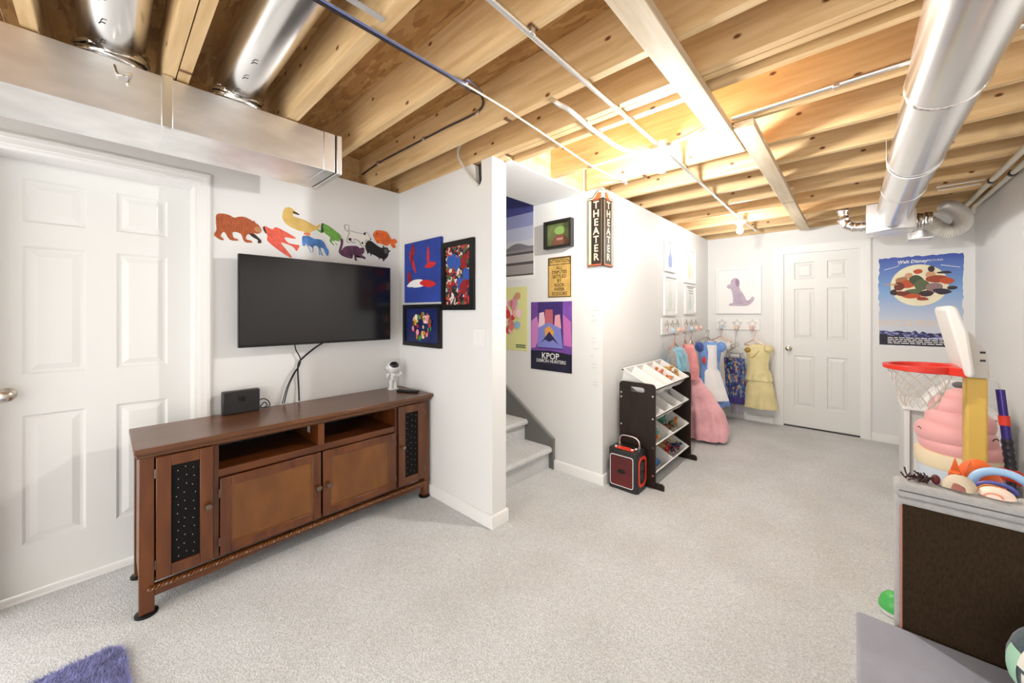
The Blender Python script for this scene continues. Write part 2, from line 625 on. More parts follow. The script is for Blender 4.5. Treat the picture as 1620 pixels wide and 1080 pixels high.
# doors ------------------------------------------------------------
def door(name, fr, u0, u1, v0, v1, cols, rows, d, knob, side, casing, jamb_d, knobmat):
    """six-panel door; fr maps (u,v,depth); slab face at depth d"""
    c = fr((u0 + u1) / 2, v0, d)
    root = sroot(name, c)
    us = [u0] + [x for c_ in cols for x in c_] + [u1]
    slab = MB()
    th = 0.035
    # stiles / mullion
    for a, b in ((us[0], us[1]), (us[2], us[3]), (us[4], us[5])):
        slab.prism(rect(a, b, v0, v1), fr, d - th, d)
    vs = [v0] + [x for r_ in rows for x in r_] + [v1]
    for a, b in ((us[1], us[2]), (us[3], us[4])):
        for i in range(0, len(vs), 2):
            slab.prism(rect(a, b, vs[i], vs[i + 1]), fr, d - th, d)
    slab.build('slab', M_door, root, smooth=False)
    steps = [(0, 0), (0.010, -0.010), (0.020, -0.010), (0.046, -0.002)]
    for a, b in cols:
        for p, q in rows:
            mb = MB()
            vv = []
            for ins, dd in steps:
                vv += [fr(u, v, d + dd) for u, v in rect(a + ins, b - ins, p + ins, q - ins)]
            ff = []
            for i in range(len(steps) - 1):
                for k in range(4):
                    l = (k + 1) % 4
                    ff.append((4 * i + k, 4 * i + l, 4 * i + 4 + l, 4 * i + 4 + k))
            e = 4 * (len(steps) - 1)
            ff.append((e, e + 1, e + 2, e + 3))
            mb.add(vv, ff)
            mb.build('panel', M_door, root, smooth=False)
    B_ = MB()
    B_.prism(rect(us[1] - 0.002, us[4] + 0.002, v0 + 0.01, v1 - 0.01), fr, d - th + 0.002, d - 0.013)
    B_.build('core_sheet', M_door, root, smooth=False)
    # jambs, stops and casing
    cu0, cu1, cv1, cw = casing
    j = MB()
    j.prism(rect(cu0 - 0.001, cu0 + 0.016, 0, cv1 + 0.001), fr, jamb_d, 0.0).prism(rect(cu1 - 0.016, cu1 + 0.001, 0, cv1 + 0.001), fr, jamb_d, 0.0)
    j.prism(rect(cu0 + 0.016, cu1 - 0.016, cv1 - 0.016, cv1 + 0.001), fr, jamb_d, 0.0)
    j.build('jamb', M_trim, root, smooth=False)
    for nm, ptsf in (('left', 0), ('right', 1), ('top', 2)):
        cs = MB()
        for k, (o0, o1, dd) in enumerate(((0.0, cw, 0.009), (0.008, cw - 0.006, 0.014), (cw * 0.55, cw - 0.010, 0.018))):
            if ptsf == 0:
                cs.prism([(cu0 - o0, 0), (cu0 - o0, cv1 + o0), (cu0 - o1, cv1 + o1), (cu0 - o1, 0)], fr, 0.0005, dd)
            elif ptsf == 1:
                cs.prism([(cu1 + o0, 0), (cu1 + o0, cv1 + o0), (cu1 + o1, cv1 + o1), (cu1 + o1, 0)], fr, 0.0005, dd)
            else:
                cs.prism([(cu0 - o0, cv1 + o0), (cu1 + o0, cv1 + o0), (cu1 + o1, cv1 + o1), (cu0 - o1, cv1 + o1)], fr, 0.0005, dd)
        cs.build('casing', M_trim, root, smooth=False)
    # knob
    ku, kv = knob
    kn = MB()
    p0 = Vector(fr(ku, kv, d))
    p1 = Vector(fr(ku, kv, d + 1))
    ax = (p1 - p0).normalized()
    prof = [(0.033, 0.0), (0.032, 0.006), (0.014, 0.011), (0.012, 0.030), (0.022, 0.036), (0.028, 0.046), (0.027, 0.056), (0.018, 0.063), (0.004, 0.065)]
    axis = 'x' if abs(ax.x) > 0.5 else 'y'
    sgn = ax.x if axis == 'x' else ax.y
    kn.lathe([(r, h * sgn) for r, h in prof], p0, axis, 20)
    kn.build('knob', knobmat, root)
    return root


ROWS = [(0.245, 0.85), (1.04, 1.645), (1.757, 1.963)]
dr1 = door('door_1', onX(XL), -0.37, 0.351, 0.022, 2.052, [(-0.26, -0.063), (0.042, 0.241)], ROWS, -0.14, (-0.305, 0.955), 1,
           (D1A, D1B, D1H, 0.062), -0.22, M_nickel)
B(XL - 0.20, XL - 0.10, D1A, D1B, 0.0, 0.012).build('threshold', M_trim, dr1, smooth=False)
dr2 = door('door_2', onY(YB), -0.613, 0.057, 0.018, 2.028, [(-0.511, -0.328), (-0.218, -0.045)],
           [(0.245, 0.835), (1.03, 1.612), (1.724, 1.917)], -0.025, (-0.563, 0.915), 1, (D2A, D2B, D2H, 0.072), -0.12, M_nickel)
B(D2A, D2B, YB + 0.02, YB + 0.10, 0.0, 0.012).build('threshold', M_darkgap, dr2, smooth=False)

# ceiling: subfloor sheets, joists, boards --------------------------
ceil = sroot('ceiling', (0, 0, H))
JH = 0.235
yy = YF
for i in range(6):
    B(-2.9 if yy < 1.7 else -1.62, XR + 0.15, yy + 0.002, yy + 1.2175, H + JH, H + JH + 0.018).build('subfloor_sheet', M_osb, ceil, smooth=False)
    yy += 1.2195
jm = {}


def joist(y1, x0, x1=XR + 0.12, t=0.038):
    key = (round(x0, 2), round(x1, 2), t)
    if key not in jm:
        o = B(x0, x1, -t, 0, 0, JH - 0.001).build('joist', M_joist, None, bevel=0.0, world=False, smooth=False)
        o.parent = ceil
        jm[key] = o
    else:
        o = jm[key].copy()
        COL.objects.link(o)
        o.parent = ceil
    o.location = (0, y1, 0.0005)
    return o


for y in (-1.38, -0.97, -0.56, -0.155, 0.198, 0.240, 1.005, 1.39):
    joist(y, -2.86)
joist(0.662, -2.86, t=0.052)
joist(1.655, -2.86)
joist(1.699, -1.60)
for y in (1.80, 2.20):
    joist(y, -1.60)
for y in (2.60, 2.985, 3.39, 3.78, 4.18, 4.64, 5.09, 5.44):
    joist(y, -1.55)
B(-2.9, -2.862, YF, 1.66, H, H + JH - 0.001).build('rim_joist', M_joist, ceil, smooth=False)
B(-1.64, -1.602, 1.662, YS, H + 0.0005, H + JH - 0.001).build('rim_joist', M_joist, ceil, smooth=False)
B(-1.59, -1.552, YS, 5.45, H, H + JH - 0.001).build('rim_joist', M_joist, ceil, smooth=False)
B(XR + 0.122, XR + 0.15, YF, 5.45, H, H + JH - 0.001).build('rim_joist', M_joist, ceil, smooth=False)
B(-0.549, -0.458, -1.5, 2.50, 2.262, H - 0.0005).build('nailing_board', M_board, ceil, bevel=0.003)
B(-0.450, -0.362, 2.17, 5.32, 2.262, H - 0.0005).build('nailing_board', M_board, ceil, bevel=0.003)
B(-0.446, -0.366, 3.9, 3.9012, 2.2605, 2.262).build('butt_joint', M_darkgap, ceil, smooth=False)

# ------------------------------------------------------------------ stairs
st = sroot('stairs', (-2.2, 2.17, 0))
RI, TR = 0.185, 0.272
for i in range(6):
    x = -1.93 - i * TR
    z = RI * (i + 1)
    B(-4.2 if i == 5 else x - TR - 0.02, x, YPB + 0.003, YS - 0.022, 0.0 if i < 1 else z - RI - 0.02, z - 0.03).build('riser', M_carpet, st, smooth=False)
    prof = [(x - TR - 0.01, z - 0.03), (x - 0.002, z - 0.03), (x, z - 0.048), (x + 0.012, z - 0.050)]
    prof += [(x + 0.012 + 0.026 * math.sin(math.radians(a)), z - 0.025 - 0.025 * math.cos(math.radians(a))) for a in range(15, 180, 15)]
    prof += [(x + 0.008, z + 0.001), (x - TR - 0.01, z)]
    MB().prism(prof, lambda u, v, d: (u, d, v), YPB + 0.003, YS - 0.022).build('tread', M_carpet, st)
M_skirt = mat('grey_skirt_paint', (0.17, 0.165, 0.155), 0.45)
MB().prism([(-1.888, 0.0), (-1.888, 0.245), (-4.2, 0.245 + 0.68 * 2.312), (-4.2, 0.0)], onY(YS), 0.0005, 0.020).build('skirt_board', M_skirt, st, smooth=False)
MB().prism([(-1.888, 0.245), (-1.880, 0.258), (-4.2, 0.258 + 0.68 * 2.32), (-4.2, 0.245 + 0.68 * 2.312)], onY(YS), 0.0005, 0.026).build('skirt_cap', mat('grey_skirt_cap', (0.26, 0.255, 0.245), 0.4), st, smooth=False)
B(-1.889, -1.881, YS - 0.030, YS - 0.0005, 0, 0.26).build('skirt_end', M_skirt, st, smooth=False)


# ------------------------------------------------------------------ lamps, conduit, cables
def lamp(x, y, label, strength, name='ceiling_lamp'):
    r = thing(name, label, 'lamp', (x, y, H), 'bare bulb lampholders on the conduit')
    MB().lathe([(0.050, 0.0), (0.050, -0.040), (0.001, -0.040)], (x, y, H - 0.0005), 'z', 8).build('junction_box', M_conduit, r, ang=20)
    MB().lathe([(0.058, -0.0405), (0.058, -0.048), (0.046, -0.062), (0.030, -0.072), (0.026, -0.085), (0.001, -0.085)], (x, y, H), 'z', 24).build('lampholder', M_porcelain, r)
    prof = [(0.0135, -0.0855), (0.014, -0.097), (0.020, -0.108), (0.0275, -0.124), (0.030, -0.138), (0.0275, -0.153), (0.020, -0.164), (0.010, -0.169), (0.001, -0.170)]
    MB().lathe(prof, (x, y, H), 'z', 16).build('bulb', bulbmat('bulb_%g' % strength, strength), r)
    return r


lamp(-0.81, 2.15, 'lit bulb in porcelain holder between joists beside stairs', BULB_STAIR)
lamp(-0.845, 4.33, 'lit bulb in porcelain holder under joists near far door', BULB_FAR)


def cable(name, label, pts, r, m, cat='cable', seg=7, n=6, clips=None, sm=True, group=None):
    rt = thing(name, label, cat, pts[0], group)
    MB().tube(smoothpath(pts, n) if sm else pts, r, seg).build('run', m, rt)
    for c in clips or []:
        MB().box(c[0] - 0.012, c[0] + 0.012, c[1] - 0.012, c[1] + 0.012, c[2] - 0.014, c[2] + 0.012).build('clip', M_conduit, rt, bevel=0.003)
    return rt


cable('conduit', 'straight steel conduit crossing under joists to lamp beside stairs', [(-0.80, -1.34, 2.285), (-0.815, 0.8, 2.285), (-0.815, 2.095, 2.283)], 0.0115, M_conduit,
      'conduit', 10, 2, [(-0.81, 0.98, 2.29), (-0.815, 1.63, 2.29)], False)
cable('conduit', 'straight steel conduit running between the two far lamps', [(-0.812, 2.205, 2.283), (-0.845, 4.275, 2.283)], 0.0115, M_conduit, 'conduit', 10, 2,
      [(-0.822, 2.62, 2.29), (-0.835, 3.40, 2.29)], False)
cable('conduit', 'short steel conduit from far lamp to junction at back wall', [(-0.845, 4.385, 2.283), (-0.83, 5.05, 2.283)], 0.0105, M_conduit, 'conduit', 10, 2, [(-0.83, 5.07, 2.285)], False)
cable('armored_cable', 'curved flexible metal cable bending into lamp beside stairs', [(-1.13, 1.425, 2.44), (-1.06, 1.415, 2.36), (-1.01, 1.415, 2.30), (-0.985, 1.46, 2.285), (-0.99, 1.56, 2.284), (-1.0, 1.68, 2.284), (-1.0, 1.80, 2.284),
      (-1.0, 1.97, 2.284), (-0.965, 2.11, 2.284), (-0.862, 2.15, 2.278)], 0.0115, mat('white_armor', (0.80, 0.79, 0.77), 0.35, 0.3), 'cable', 10, 8, [(-0.995, 1.65, 2.288), (-1.0, 1.79, 2.288)])
cable('armored_cable', 'short flexible metal cable leaving lamp towards nailing board', [(-0.758, 2.14, 2.282), (-0.66, 2.135, 2.292), (-0.57, 2.13, 2.315), (-0.50, 2.13, 2.36)], 0.010, M_conduit)
cable('conduit', 'steel conduit clipped along joist beside the round duct', [(-0.455, 2.145, 2.315), (0.8, 2.145, 2.33)], 0.012, M_conduit, 'conduit', 10, 2, [(-0.055, 2.145, 2.32)], False)
cable('cable', 'blue cable strung across the joist undersides', [(-1.19, -1.48, 2.288), (-1.193, 0.0, 2.285), (-1.195, 0.5, 2.284), (-1.20, 0.985, 2.290), (-1.22, 1.05, 2.33), (-1.40, 1.30, 2.46)], 0.0042, M_bluecable)
cable('cable', 'black cable strung across joists and dropping along one joist', [(-1.212, -1.48, 2.289), (-1.214, 0.3, 2.287), (-1.214, 0.985, 2.290), (-1.30, 1.12, 2.35), (-1.42, 1.32, 2.45), (-1.47, 1.342, 2.405),
      (-1.75, 1.345, 2.412), (-1.975, 1.345, 2.415), (-2.30, 1.345, 2.42), (-2.55, 1.345, 2.42), (-2.80, 1.345, 2.40)], 0.0055, mat('dark_cable', (0.03, 0.02, 0.025), 0.4), 'cable', 7, 6,
      [(-1.975, 1.347, 2.415), (-2.55, 1.347, 2.42), (-1.48, 1.347, 2.40)])
cable('cable', 'thin white cable strung under joists to the theater sign corner', [(-1.203, -1.48, 2.292), (-1.204, 0.98, 2.291), (-1.215, 1.39, 2.291), (-1.24, 1.80, 2.290), (-1.262, 2.15, 2.291), (-1.25, 2.38, 2.292),
      (-1.235, 2.585, 2.293), (-1.33, 2.553, 2.31), (-1.42, 2.55, 2.32)], 0.0045, M_whitecable, 'cable', 6, 6, [(-1.235, 2.59, 2.292)])
cable('cable', 'grey cable looping out of the notch in partition top', [(-1.765, 1.612, 2.143), (-1.80, 1.592, 2.19), (-1.865, 1.575, 2.28), (-1.905, 1.56, 2.36), (-1.885, 1.56, 2.42), (-1.80, 1.57, 2.44)], 0.0085,
      mat('pale_cable', (0.62, 0.60, 0.55), 0.4), 'cable', 8)
cable('metal_strap', 'flat galvanised strap nailed across joists beside the pipe', [(-1.142, 0.30, 2.296), (-1.142, 0.62, 2.296)], 0.012, M_conduit, 'strap', 4, 2, None, False)
cable('pvc_pipe', 'cream plastic pipe along right wall, farther from the wall', [(0.725, -1.0, 2.278), (0.73, 4.25, 2.278), (0.735, 5.15, 2.278)], 0.017, M_pvc, 'pipe', 12, 2, None, False)
cable('pvc_pipe', 'cream plastic pipe tight against the right wall top', [(0.798, -1.0, 2.278), (0.797, 4.2, 2.278), (0.795, 5.2, 2.278), (0.795, 5.24, 2.22)], 0.017, M_pvc, 'pipe', 12, 2, None, False)
for x, y, nm in ((0.73, 4.28, 'farther from the wall'), (0.797, 4.15, 'tight against the wall')):
    o = MB().lathe([(0.021, -0.02), (0.0225, -0.012), (0.0225, 0.012), (0.021, 0.02)], (x, y, 2.278), 'y', 14).build('pipe_coupling', M_black)
    tag(o, 'black rubber coupling on cream pipe ' + nm, 'coupling')
for k, (y, z) in enumerate(((4.30, 2.296), (4.42, 2.296))):
    cable('cable', 'white cable stub pinned under joists %s the duct' % ('right of' if k == 0 else 'behind the first stub, right of'), [(0.47 + 0.02 * k, y, 2.292), (0.70, y - 0.02, 2.293)], 0.006, M_whitecable, 'cable', 6, 3, None, False)

# ------------------------------------------------------------------ ducts
rd = thing('rectangular_duct', 'long rectangular galvanised steel duct hung above the door', 'duct', (-2.25, -0.8, 2.09))
DX0, DX1, DZ0, DZ1 = -2.43, -2.07, 2.09, 2.292
B(DX0, DX1, -1.5, 0.785, DZ0, DZ1).build('trunk', M_galv, rd, bevel=0.002)
B(DX0 - 0.002, DX1 + 0.002, 0.7855, 0.842, DZ0 - 0.002, DZ1 + 0.001).build('end_collar', M_galv, rd, bevel=0.002)
B(DX0 + 0.004, DX1 - 0.004, 0.8425, 0.850, DZ0 + 0.004, DZ1 - 0.004).build('end_gap', M_darkgap, rd, smooth=False)
B(DX0 - 0.005, DX1 + 0.005, 0.8505, 0.878, DZ0 - 0.005, DZ1 + 0.003).build('end_cap', M_galv, rd, bevel=0.003)
B(DX1 + 0.0005, DX1 + 0.010, 0.155, 0.190, DZ0 - 0.004, DZ1 + 0.006).build('drive_cleat', M_conduit, rd, bevel=0.002)
B(DX0 + 0.02, DX1, 0.165, 0.182, DZ0 - 0.006, DZ0 - 0.0005).build('slip_seam', M_galv, rd, smooth=False)
for y in (-0.75, -1.4):
    B(DX1 + 0.0005, DX1 + 0.010, y, y + 0.035, DZ0 - 0.004, DZ1).build('drive_cleat', M_conduit, rd, bevel=0.002)
for k, yc in enumerate((0.022, 0.43)):
    lab = ('round silver branch duct with taped elbow rising %s' % ('by the drive cleat over the door' if k == 0 else 'beside the thick joist'))
    b = thing('branch_duct', lab, 'duct', (-2.21, yc, DZ1), 'round branch ducts on the rectangular duct')
    rr = 0.093
    path = [(-2.19, yc, DZ1 + 0.004), (-2.19, yc, DZ1 + 0.045)]
    for a in range(0, 91, 15):
        path.append((-2.19 + 0.09 * (1 - math.cos(math.radians(a))), yc, DZ1 + 0.05 + 0.075 * math.sin(math.radians(a))))
    path += [(-1.6, yc, DZ1 + 0.125), (0.7, yc, DZ1 + 0.128)]
    MB().tube(path, rr, 28).build('pipe', M_silver, b)
    MB().lathe([(rr + 0.018, 0.0), (rr + 0.018, 0.004), (rr + 0.006, 0.010), (rr + 0.004, 0.034), (rr - 0.002, 0.034)], (-2.19, yc, DZ1 + 0.0005), 'z', 28).build('collar', M_galv, b)
    tp = MB()
    for q in range(7):
        a0 = random.uniform(0, 6.28)
        ring = []
        for s_ in range(26):
            an = 2 * math.pi * s_ / 26
            ring.append((-2.185 + (rr + 0.006 + random.uniform(0, 0.006)) * math.cos(an), yc + (rr + 0.006 + random.uniform(0, 0.006)) * math.sin(an),
                         DZ1 + 0.045 + 0.007 * q + 0.014 * math.cos(an + a0) - 0.02 * math.cos(an)))
        tp.tube(ring, 0.005, 5, close=True)
    tp.build('foil_tape', M_foil, b)
    for q in range(3):
        x = -2.05 + 0.14 * q
        MB().tube([(x, yc - 0.035, DZ1 + 0.033), (x + 0.02, yc - 0.03, DZ1 + 0.030), (x + 0.025, yc - 0.02, DZ1 + 0.027)], 0.002, 5).build('scratch_clip', M_darkgap, b)
cable('wire_hook', 'bent steel wire hook dangling over the duct face', [(DX1 + 0.004, 0.025, 2.27), (DX1 + 0.012, 0.035, 2.235), (DX1 + 0.014, 0.055, 2.238), (DX1 + 0.010, 0.07, 2.255), (DX1 + 0.012, 0.062, 2.215), (DX1 + 0.014, 0.058, 2.205)],
      0.004, M_chrome, 'hook', 6, 5)

RX, RZ, RR = 0.245, 2.165, 0.105
md = thing('round_duct', 'large round silver duct running under joists to back wall', 'duct', (RX, 1.0, RZ - RR))
secs = [-1.5, -0.9, 0.55, 2.03, 2.92, 3.56, 4.60]
for a, b_ in zip(secs, secs[1:]):
    MB().lathe([(RR, a + 0.001), (RR, b_ - 0.001)], (RX, 0, RZ), 'y', 40).build('pipe_section', M_silver, md)
for s_ in secs[1:-1]:
    mm = M_foil if abs(s_ - 2.03) < 0.01 else M_silver
    wd = 0.012 if mm is M_foil else 0.005
    MB().lathe([(RR + 0.0005, s_ - wd), (RR + 0.004, s_ - wd * 0.4), (RR + 0.004, s_ + wd * 0.4), (RR + 0.0005, s_ + wd)], (RX, 0, RZ), 'y', 40).build('seam_band', mm, md)
for s_ in (0.2, 1.75, 2.95):
    pts = [(RX - RR - 0.004, s_, H - 0.001)] + [(RX - (RR + 0.003) * math.cos(math.radians(a)), s_, RZ - (RR + 0.003) * math.sin(math.radians(a))) for a in range(0, 181, 12)] + [(RX + RR + 0.004, s_, H - 0.001)]
    if s_ != 1.75:
        MB().tube(pts, 0.0022, 5).build('hanger_wire', M_conduit, md)
    else:
        MB().tube([(RX + RR + 0.01, s_, 2.20), (RX + RR + 0.02, s_, H)], 0.004, 5).build('hanger_wire', M_conduit, md)
pb = thing('plenum_box', 'square sheet metal plenum box ending the round duct', 'duct box', (0.22, 4.8, 2.05))
B(0.085, 0.385, 4.601, 4.98, 2.05, 2.296).build('box', M_galv, pb, bevel=0.003)
MB().add([(0.085, 4.601, 2.0495), (0.385, 4.601, 2.0495), (0.235, 4.50, 2.0495), (0.085, 4.601, 2.044), (0.385, 4.601, 2.044), (0.235, 4.50, 2.044)],
         [(0, 1, 2), (3, 5, 4), (0, 3, 4, 1), (1, 4, 5, 2), (2, 5, 3, 0)]).build('bottom_flange', M_galv, pb, smooth=False)
B(0.3855, 0.3995, 4.67, 4.86, 2.06, 2.22).build('takeoff', M_galv, pb, bevel=0.003)
fx = thing('flexible_duct', 'white corrugated flexible duct curling in ceiling corner', 'duct', (0.6, 4.75, 1.95))
fp = smoothpath([(0.40, 4.75, 2.125), (0.45, 4.75, 2.125), (0.50, 4.75, 2.08), (0.545, 4.75, 2.035), (0.60, 4.75, 2.015), (0.65, 4.76, 2.045), (0.668, 4.79, 2.11), (0.650, 4.84, 2.18), (0.62, 4.90, 2.23), (0.60, 4.97, 2.25)], 14)
MB().tube(fp, 0.055, 20, rfun=lambda i: 0.054 + 0.005 * math.cos(i * math.pi)).build('hose', mat('flex_white', (0.80, 0.77, 0.72), 0.35, 0.35), fx, ang=80)
cr = MB()
for q in range(6):
    ring = []
    for s_ in range(20):
        an = 2 * math.pi * s_ / 20
        ring.append((0.40 + 0.018 * q + random.uniform(-.004, .004), 4.75 + (0.052 + random.uniform(0, 0.012)) * math.cos(an), 2.125 + (0.052 + random.uniform(0, 0.012)) * math.sin(an)))
    cr.tube(ring, 0.009, 6, close=True)
cr.build('foil_tape', M_foil, fx)
bt = thing('duct_boot', 'small sheet metal boot under the flexible duct', 'duct box', (0.46, 5.0, 1.98))
MB().lathe([(0.001, 0), (0.075, 0.0), (0.08, 0.06), (0.06, 0.065), (0.001, 0.066)], (0.44, 4.93, 2.00), 'z', 20).build('pan', M_galv, bt)
B(0.365, 0.515, 4.85, 5.01, 1.985, 1.9995).build('rim', M_galv, bt, bevel=0.003)
el = thing('elbow_duct', 'small foil elbow duct left of the plenum box', 'duct', (0.0, 4.75, 2.1))
ep = smoothpath([(0.084, 4.75, 2.13), (0.05, 4.75, 2.13), (0.0, 4.75, 2.135), (-0.045, 4.75, 2.165), (-0.07, 4.75, 2.22), (-0.075, 4.75, 2.30), (-0.075, 4.75, 2.36)], 5)
MB().tube(ep, 0.042, 18, rfun=lambda i: 0.041 + (0.006 if i % 5 == 0 else 0.0)).build('pipe', M_foil, el)

# ------------------------------------------------------------------ television
TX = -2.615
tv = thing('television', 'black flat screen television mounted on the left wall', 'television', (TX, 1.0, 1.126))
TY0, TY1, TZ0, TZ1 = 0.521, 1.476, 1.128, 1.674
mb = MB().prism(rect(TY0, TY1, TZ0, TZ1), onX(TX), -0.028, -0.001)
mb.build('body', M_black, tv, bevel=0.003)
fr = onX(TX)
MB().prism(rect(TY0 + 0.006, TY1 - 0.006, TZ0 + 0.014, TZ1 - 0.006), fr, -0.0009, 0.0002).build('screen', mat('tv_glass', (0.006, 0.006, 0.007), 0.16, spec=0.6), tv, smooth=False)
bz = MB()
bz.prism(rect(TY0, TY1, TZ0, TZ0 + 0.013), fr, -0.0009, 0.003).prism(rect(TY0, TY1, TZ1 - 0.005, TZ1), fr, -0.0009, 0.003)
bz.prism(rect(TY0, TY0 + 0.005, TZ0 + 0.013, TZ1 - 0.005), fr, -0.0009, 0.003).prism(rect(TY1 - 0.005, TY1, TZ0 + 0.013, TZ1 - 0.005), fr, -0.0009, 0.003)
bz.build('bezel', M_black, tv, smooth=False)
B(XL + 0.0005, TX - 0.0285, 0.85, 1.15, 1.25, 1.55).build('wall_mount', M_black, tv, bevel=0.004)
B(TX - 0.06, TX - 0.0285, 0.62, 1.38, 1.16, 1.45).build('rear_housing', M_black, tv, bevel=0.01)
B(TX - 0.004, TX + 0.003, 1.03, 1.05, TZ0 - 0.006, TZ0 - 0.0003).build('sensor', M_conduit, tv, smooth=False)
cable('power_cable', 'black tied cables hanging down from the television', [(-2.66, 1.02, 1.135), (-2.69, 0.97, 1.10), (-2.70, 0.90, 1.04), (-2.70, 0.865, 1.0), (-2.70, 0.86, 0.94), (-2.70, 0.865, 0.84), (-2.69, 0.865, 0.752)], 0.0055, M_black)
cable('signal_cable', 'thin dark cable looping from television to stand', [(-2.66, 0.83, 1.135), (-2.69, 0.845, 1.09), (-2.695, 0.872, 1.035), (-2.69, 0.868, 0.99), (-2.692, 0.835, 0.93), (-2.69, 0.80, 0.85), (-2.685, 0.775, 0.752)], 0.0038, M_black)
cable('signal_cable', 'thinner dark cable hanging beside the looping one', [(-2.68, 0.862, 0.985), (-2.685, 0.825, 0.93), (-2.685, 0.79, 0.85), (-2.68, 0.762, 0.752)], 0.0028, M_black)

# ------------------------------------------------------------------ television stand
ts = thing('media_console', 'dark cherry wood media console with rope moulding under television', 'console', (-2.48, 0.85, 0))
FX = -2.282                                # front face of posts
CY0, CY1 = 0.100, 1.596
TZ = 0.745
fr = onX(FX)
# moulded top
tp = MB()
for o_, z0, z1 in ((0.018, 0.700, 0.712), (0.024, 0.712, 0.722), (0.034, 0.722, 0.745)):
    tp.box(-2.70, FX + o_, CY0 - o_ * 0.5, min(CY1 + o_ * 0.5, 1.6135), z0, z1)
tp.build('top', M_cherryTop, ts, bevel=0.004)
for y0, y1 in ((CY0, 0.150), (1.552, CY1)):
    B(FX - 0.05, FX, y0, y1, 0.012, 0.6995).build('post', M_cherryZ, ts, bevel=0.003)
    B(-2.69, -2.64, y0, y1, 0.012, 0.6995).build('post', M_cherryZ, ts, bevel=0.003)
    B(-2.6395, FX - 0.0505, y0 + 0.006, y1 - 0.006, 0.10, 0.6995).build('side_panel', M_cherryP, ts, smooth=False)
for x, y in ((FX - 0.025, 0.125), (-2.665, 0.125), (FX - 0.025, 1.574), (-2.665, 1.574)):
    MB().lathe([(0.040, 0.0), (0.040, 0.008), (0.034, 0.0115), (0.001, 0.0115)], (x, min(y, 1.575), 0.0003), 'z', 22).build('foot_pad', M_black, ts)
B(-2.685, -2.675, 0.1505, 1.5515, 0.11, 0.6995).build('back', M_black, ts, smooth=False)
B(-2.674, FX - 0.03, 0.1505, 1.5515, 0.128, 0.146).build('bottom_shelf', M_cherryY, ts, smooth=False)
B(-2.674, FX - 0.004, 0.3765, 1.3225, 0.528, 0.565).build('shelf', M_cherryY, ts, smooth=False)
B(FX - 0.02, FX - 0.002, 0.1505, 1.5515, 0.6875, 0.6995).build('top_rail', M_cherryY, ts, smooth=False)
for y0, y1 in ((0.3565, 0.376), (1.323, 1.341)):
    B(-2.674, FX - 0.001, y0, y1, 0.1465, 0.687).build('divider', M_cherryZ, ts, smooth=False)
B(-2.674, FX - 0.001, 0.834, 0.868, 0.5655, 0.687).build('divider', M_cherryZ, ts, smooth=False)
B(-2.674, FX - 0.02, 0.8435, 0.8565, 0.1465, 0.5275).build('divider', M_black, ts, smooth=False)
ap = [(0.1505, 0.128), (1.5515, 0.128), (1.5515, 0.078)]
for k in range(24):
    t = 1.5 - k * (1.3 / 23)
    ap.append((t, 0.078 + 0.016 * max(0, math.sin((k - 3) / 17 * math.pi)) ** 0.5 if 3 <= k <= 20 else 0.078))
ap.append((0.1505, 0.078))
MB().prism(ap, fr, -0.018, -0.002).build('apron', M_cherryY, ts, smooth=False)
# rope moulding: twisted strands
rp = MB()
for ph in (0, math.pi):
    pts = []
    N = 900
    for k in range(N + 1):
        a = k / N
        th = a * 2 * math.pi * 48 + ph
        pts.append((FX + 0.008 + 0.0050 * math.cos(th), 0.128 + a * 1.446, 0.119 + 0.0050 * math.sin(th)))
    rp.tube(pts, 0.0050, 5)
rp.build('rope_moulding', mat('rope_gloss', (0.17, 0.06, 0.016), 0.22, coat=0.4), ts)
M_mesh = mat('black_speaker_cloth', (0.007, 0.006, 0.006), 0.7, spec=0.15)
M_stud = mat('pale_stud', (0.75, 0.70, 0.60), 0.3, 0.6)
M_bronze = mat('bronze_knob', (0.20, 0.15, 0.12), 0.3, 0.9)


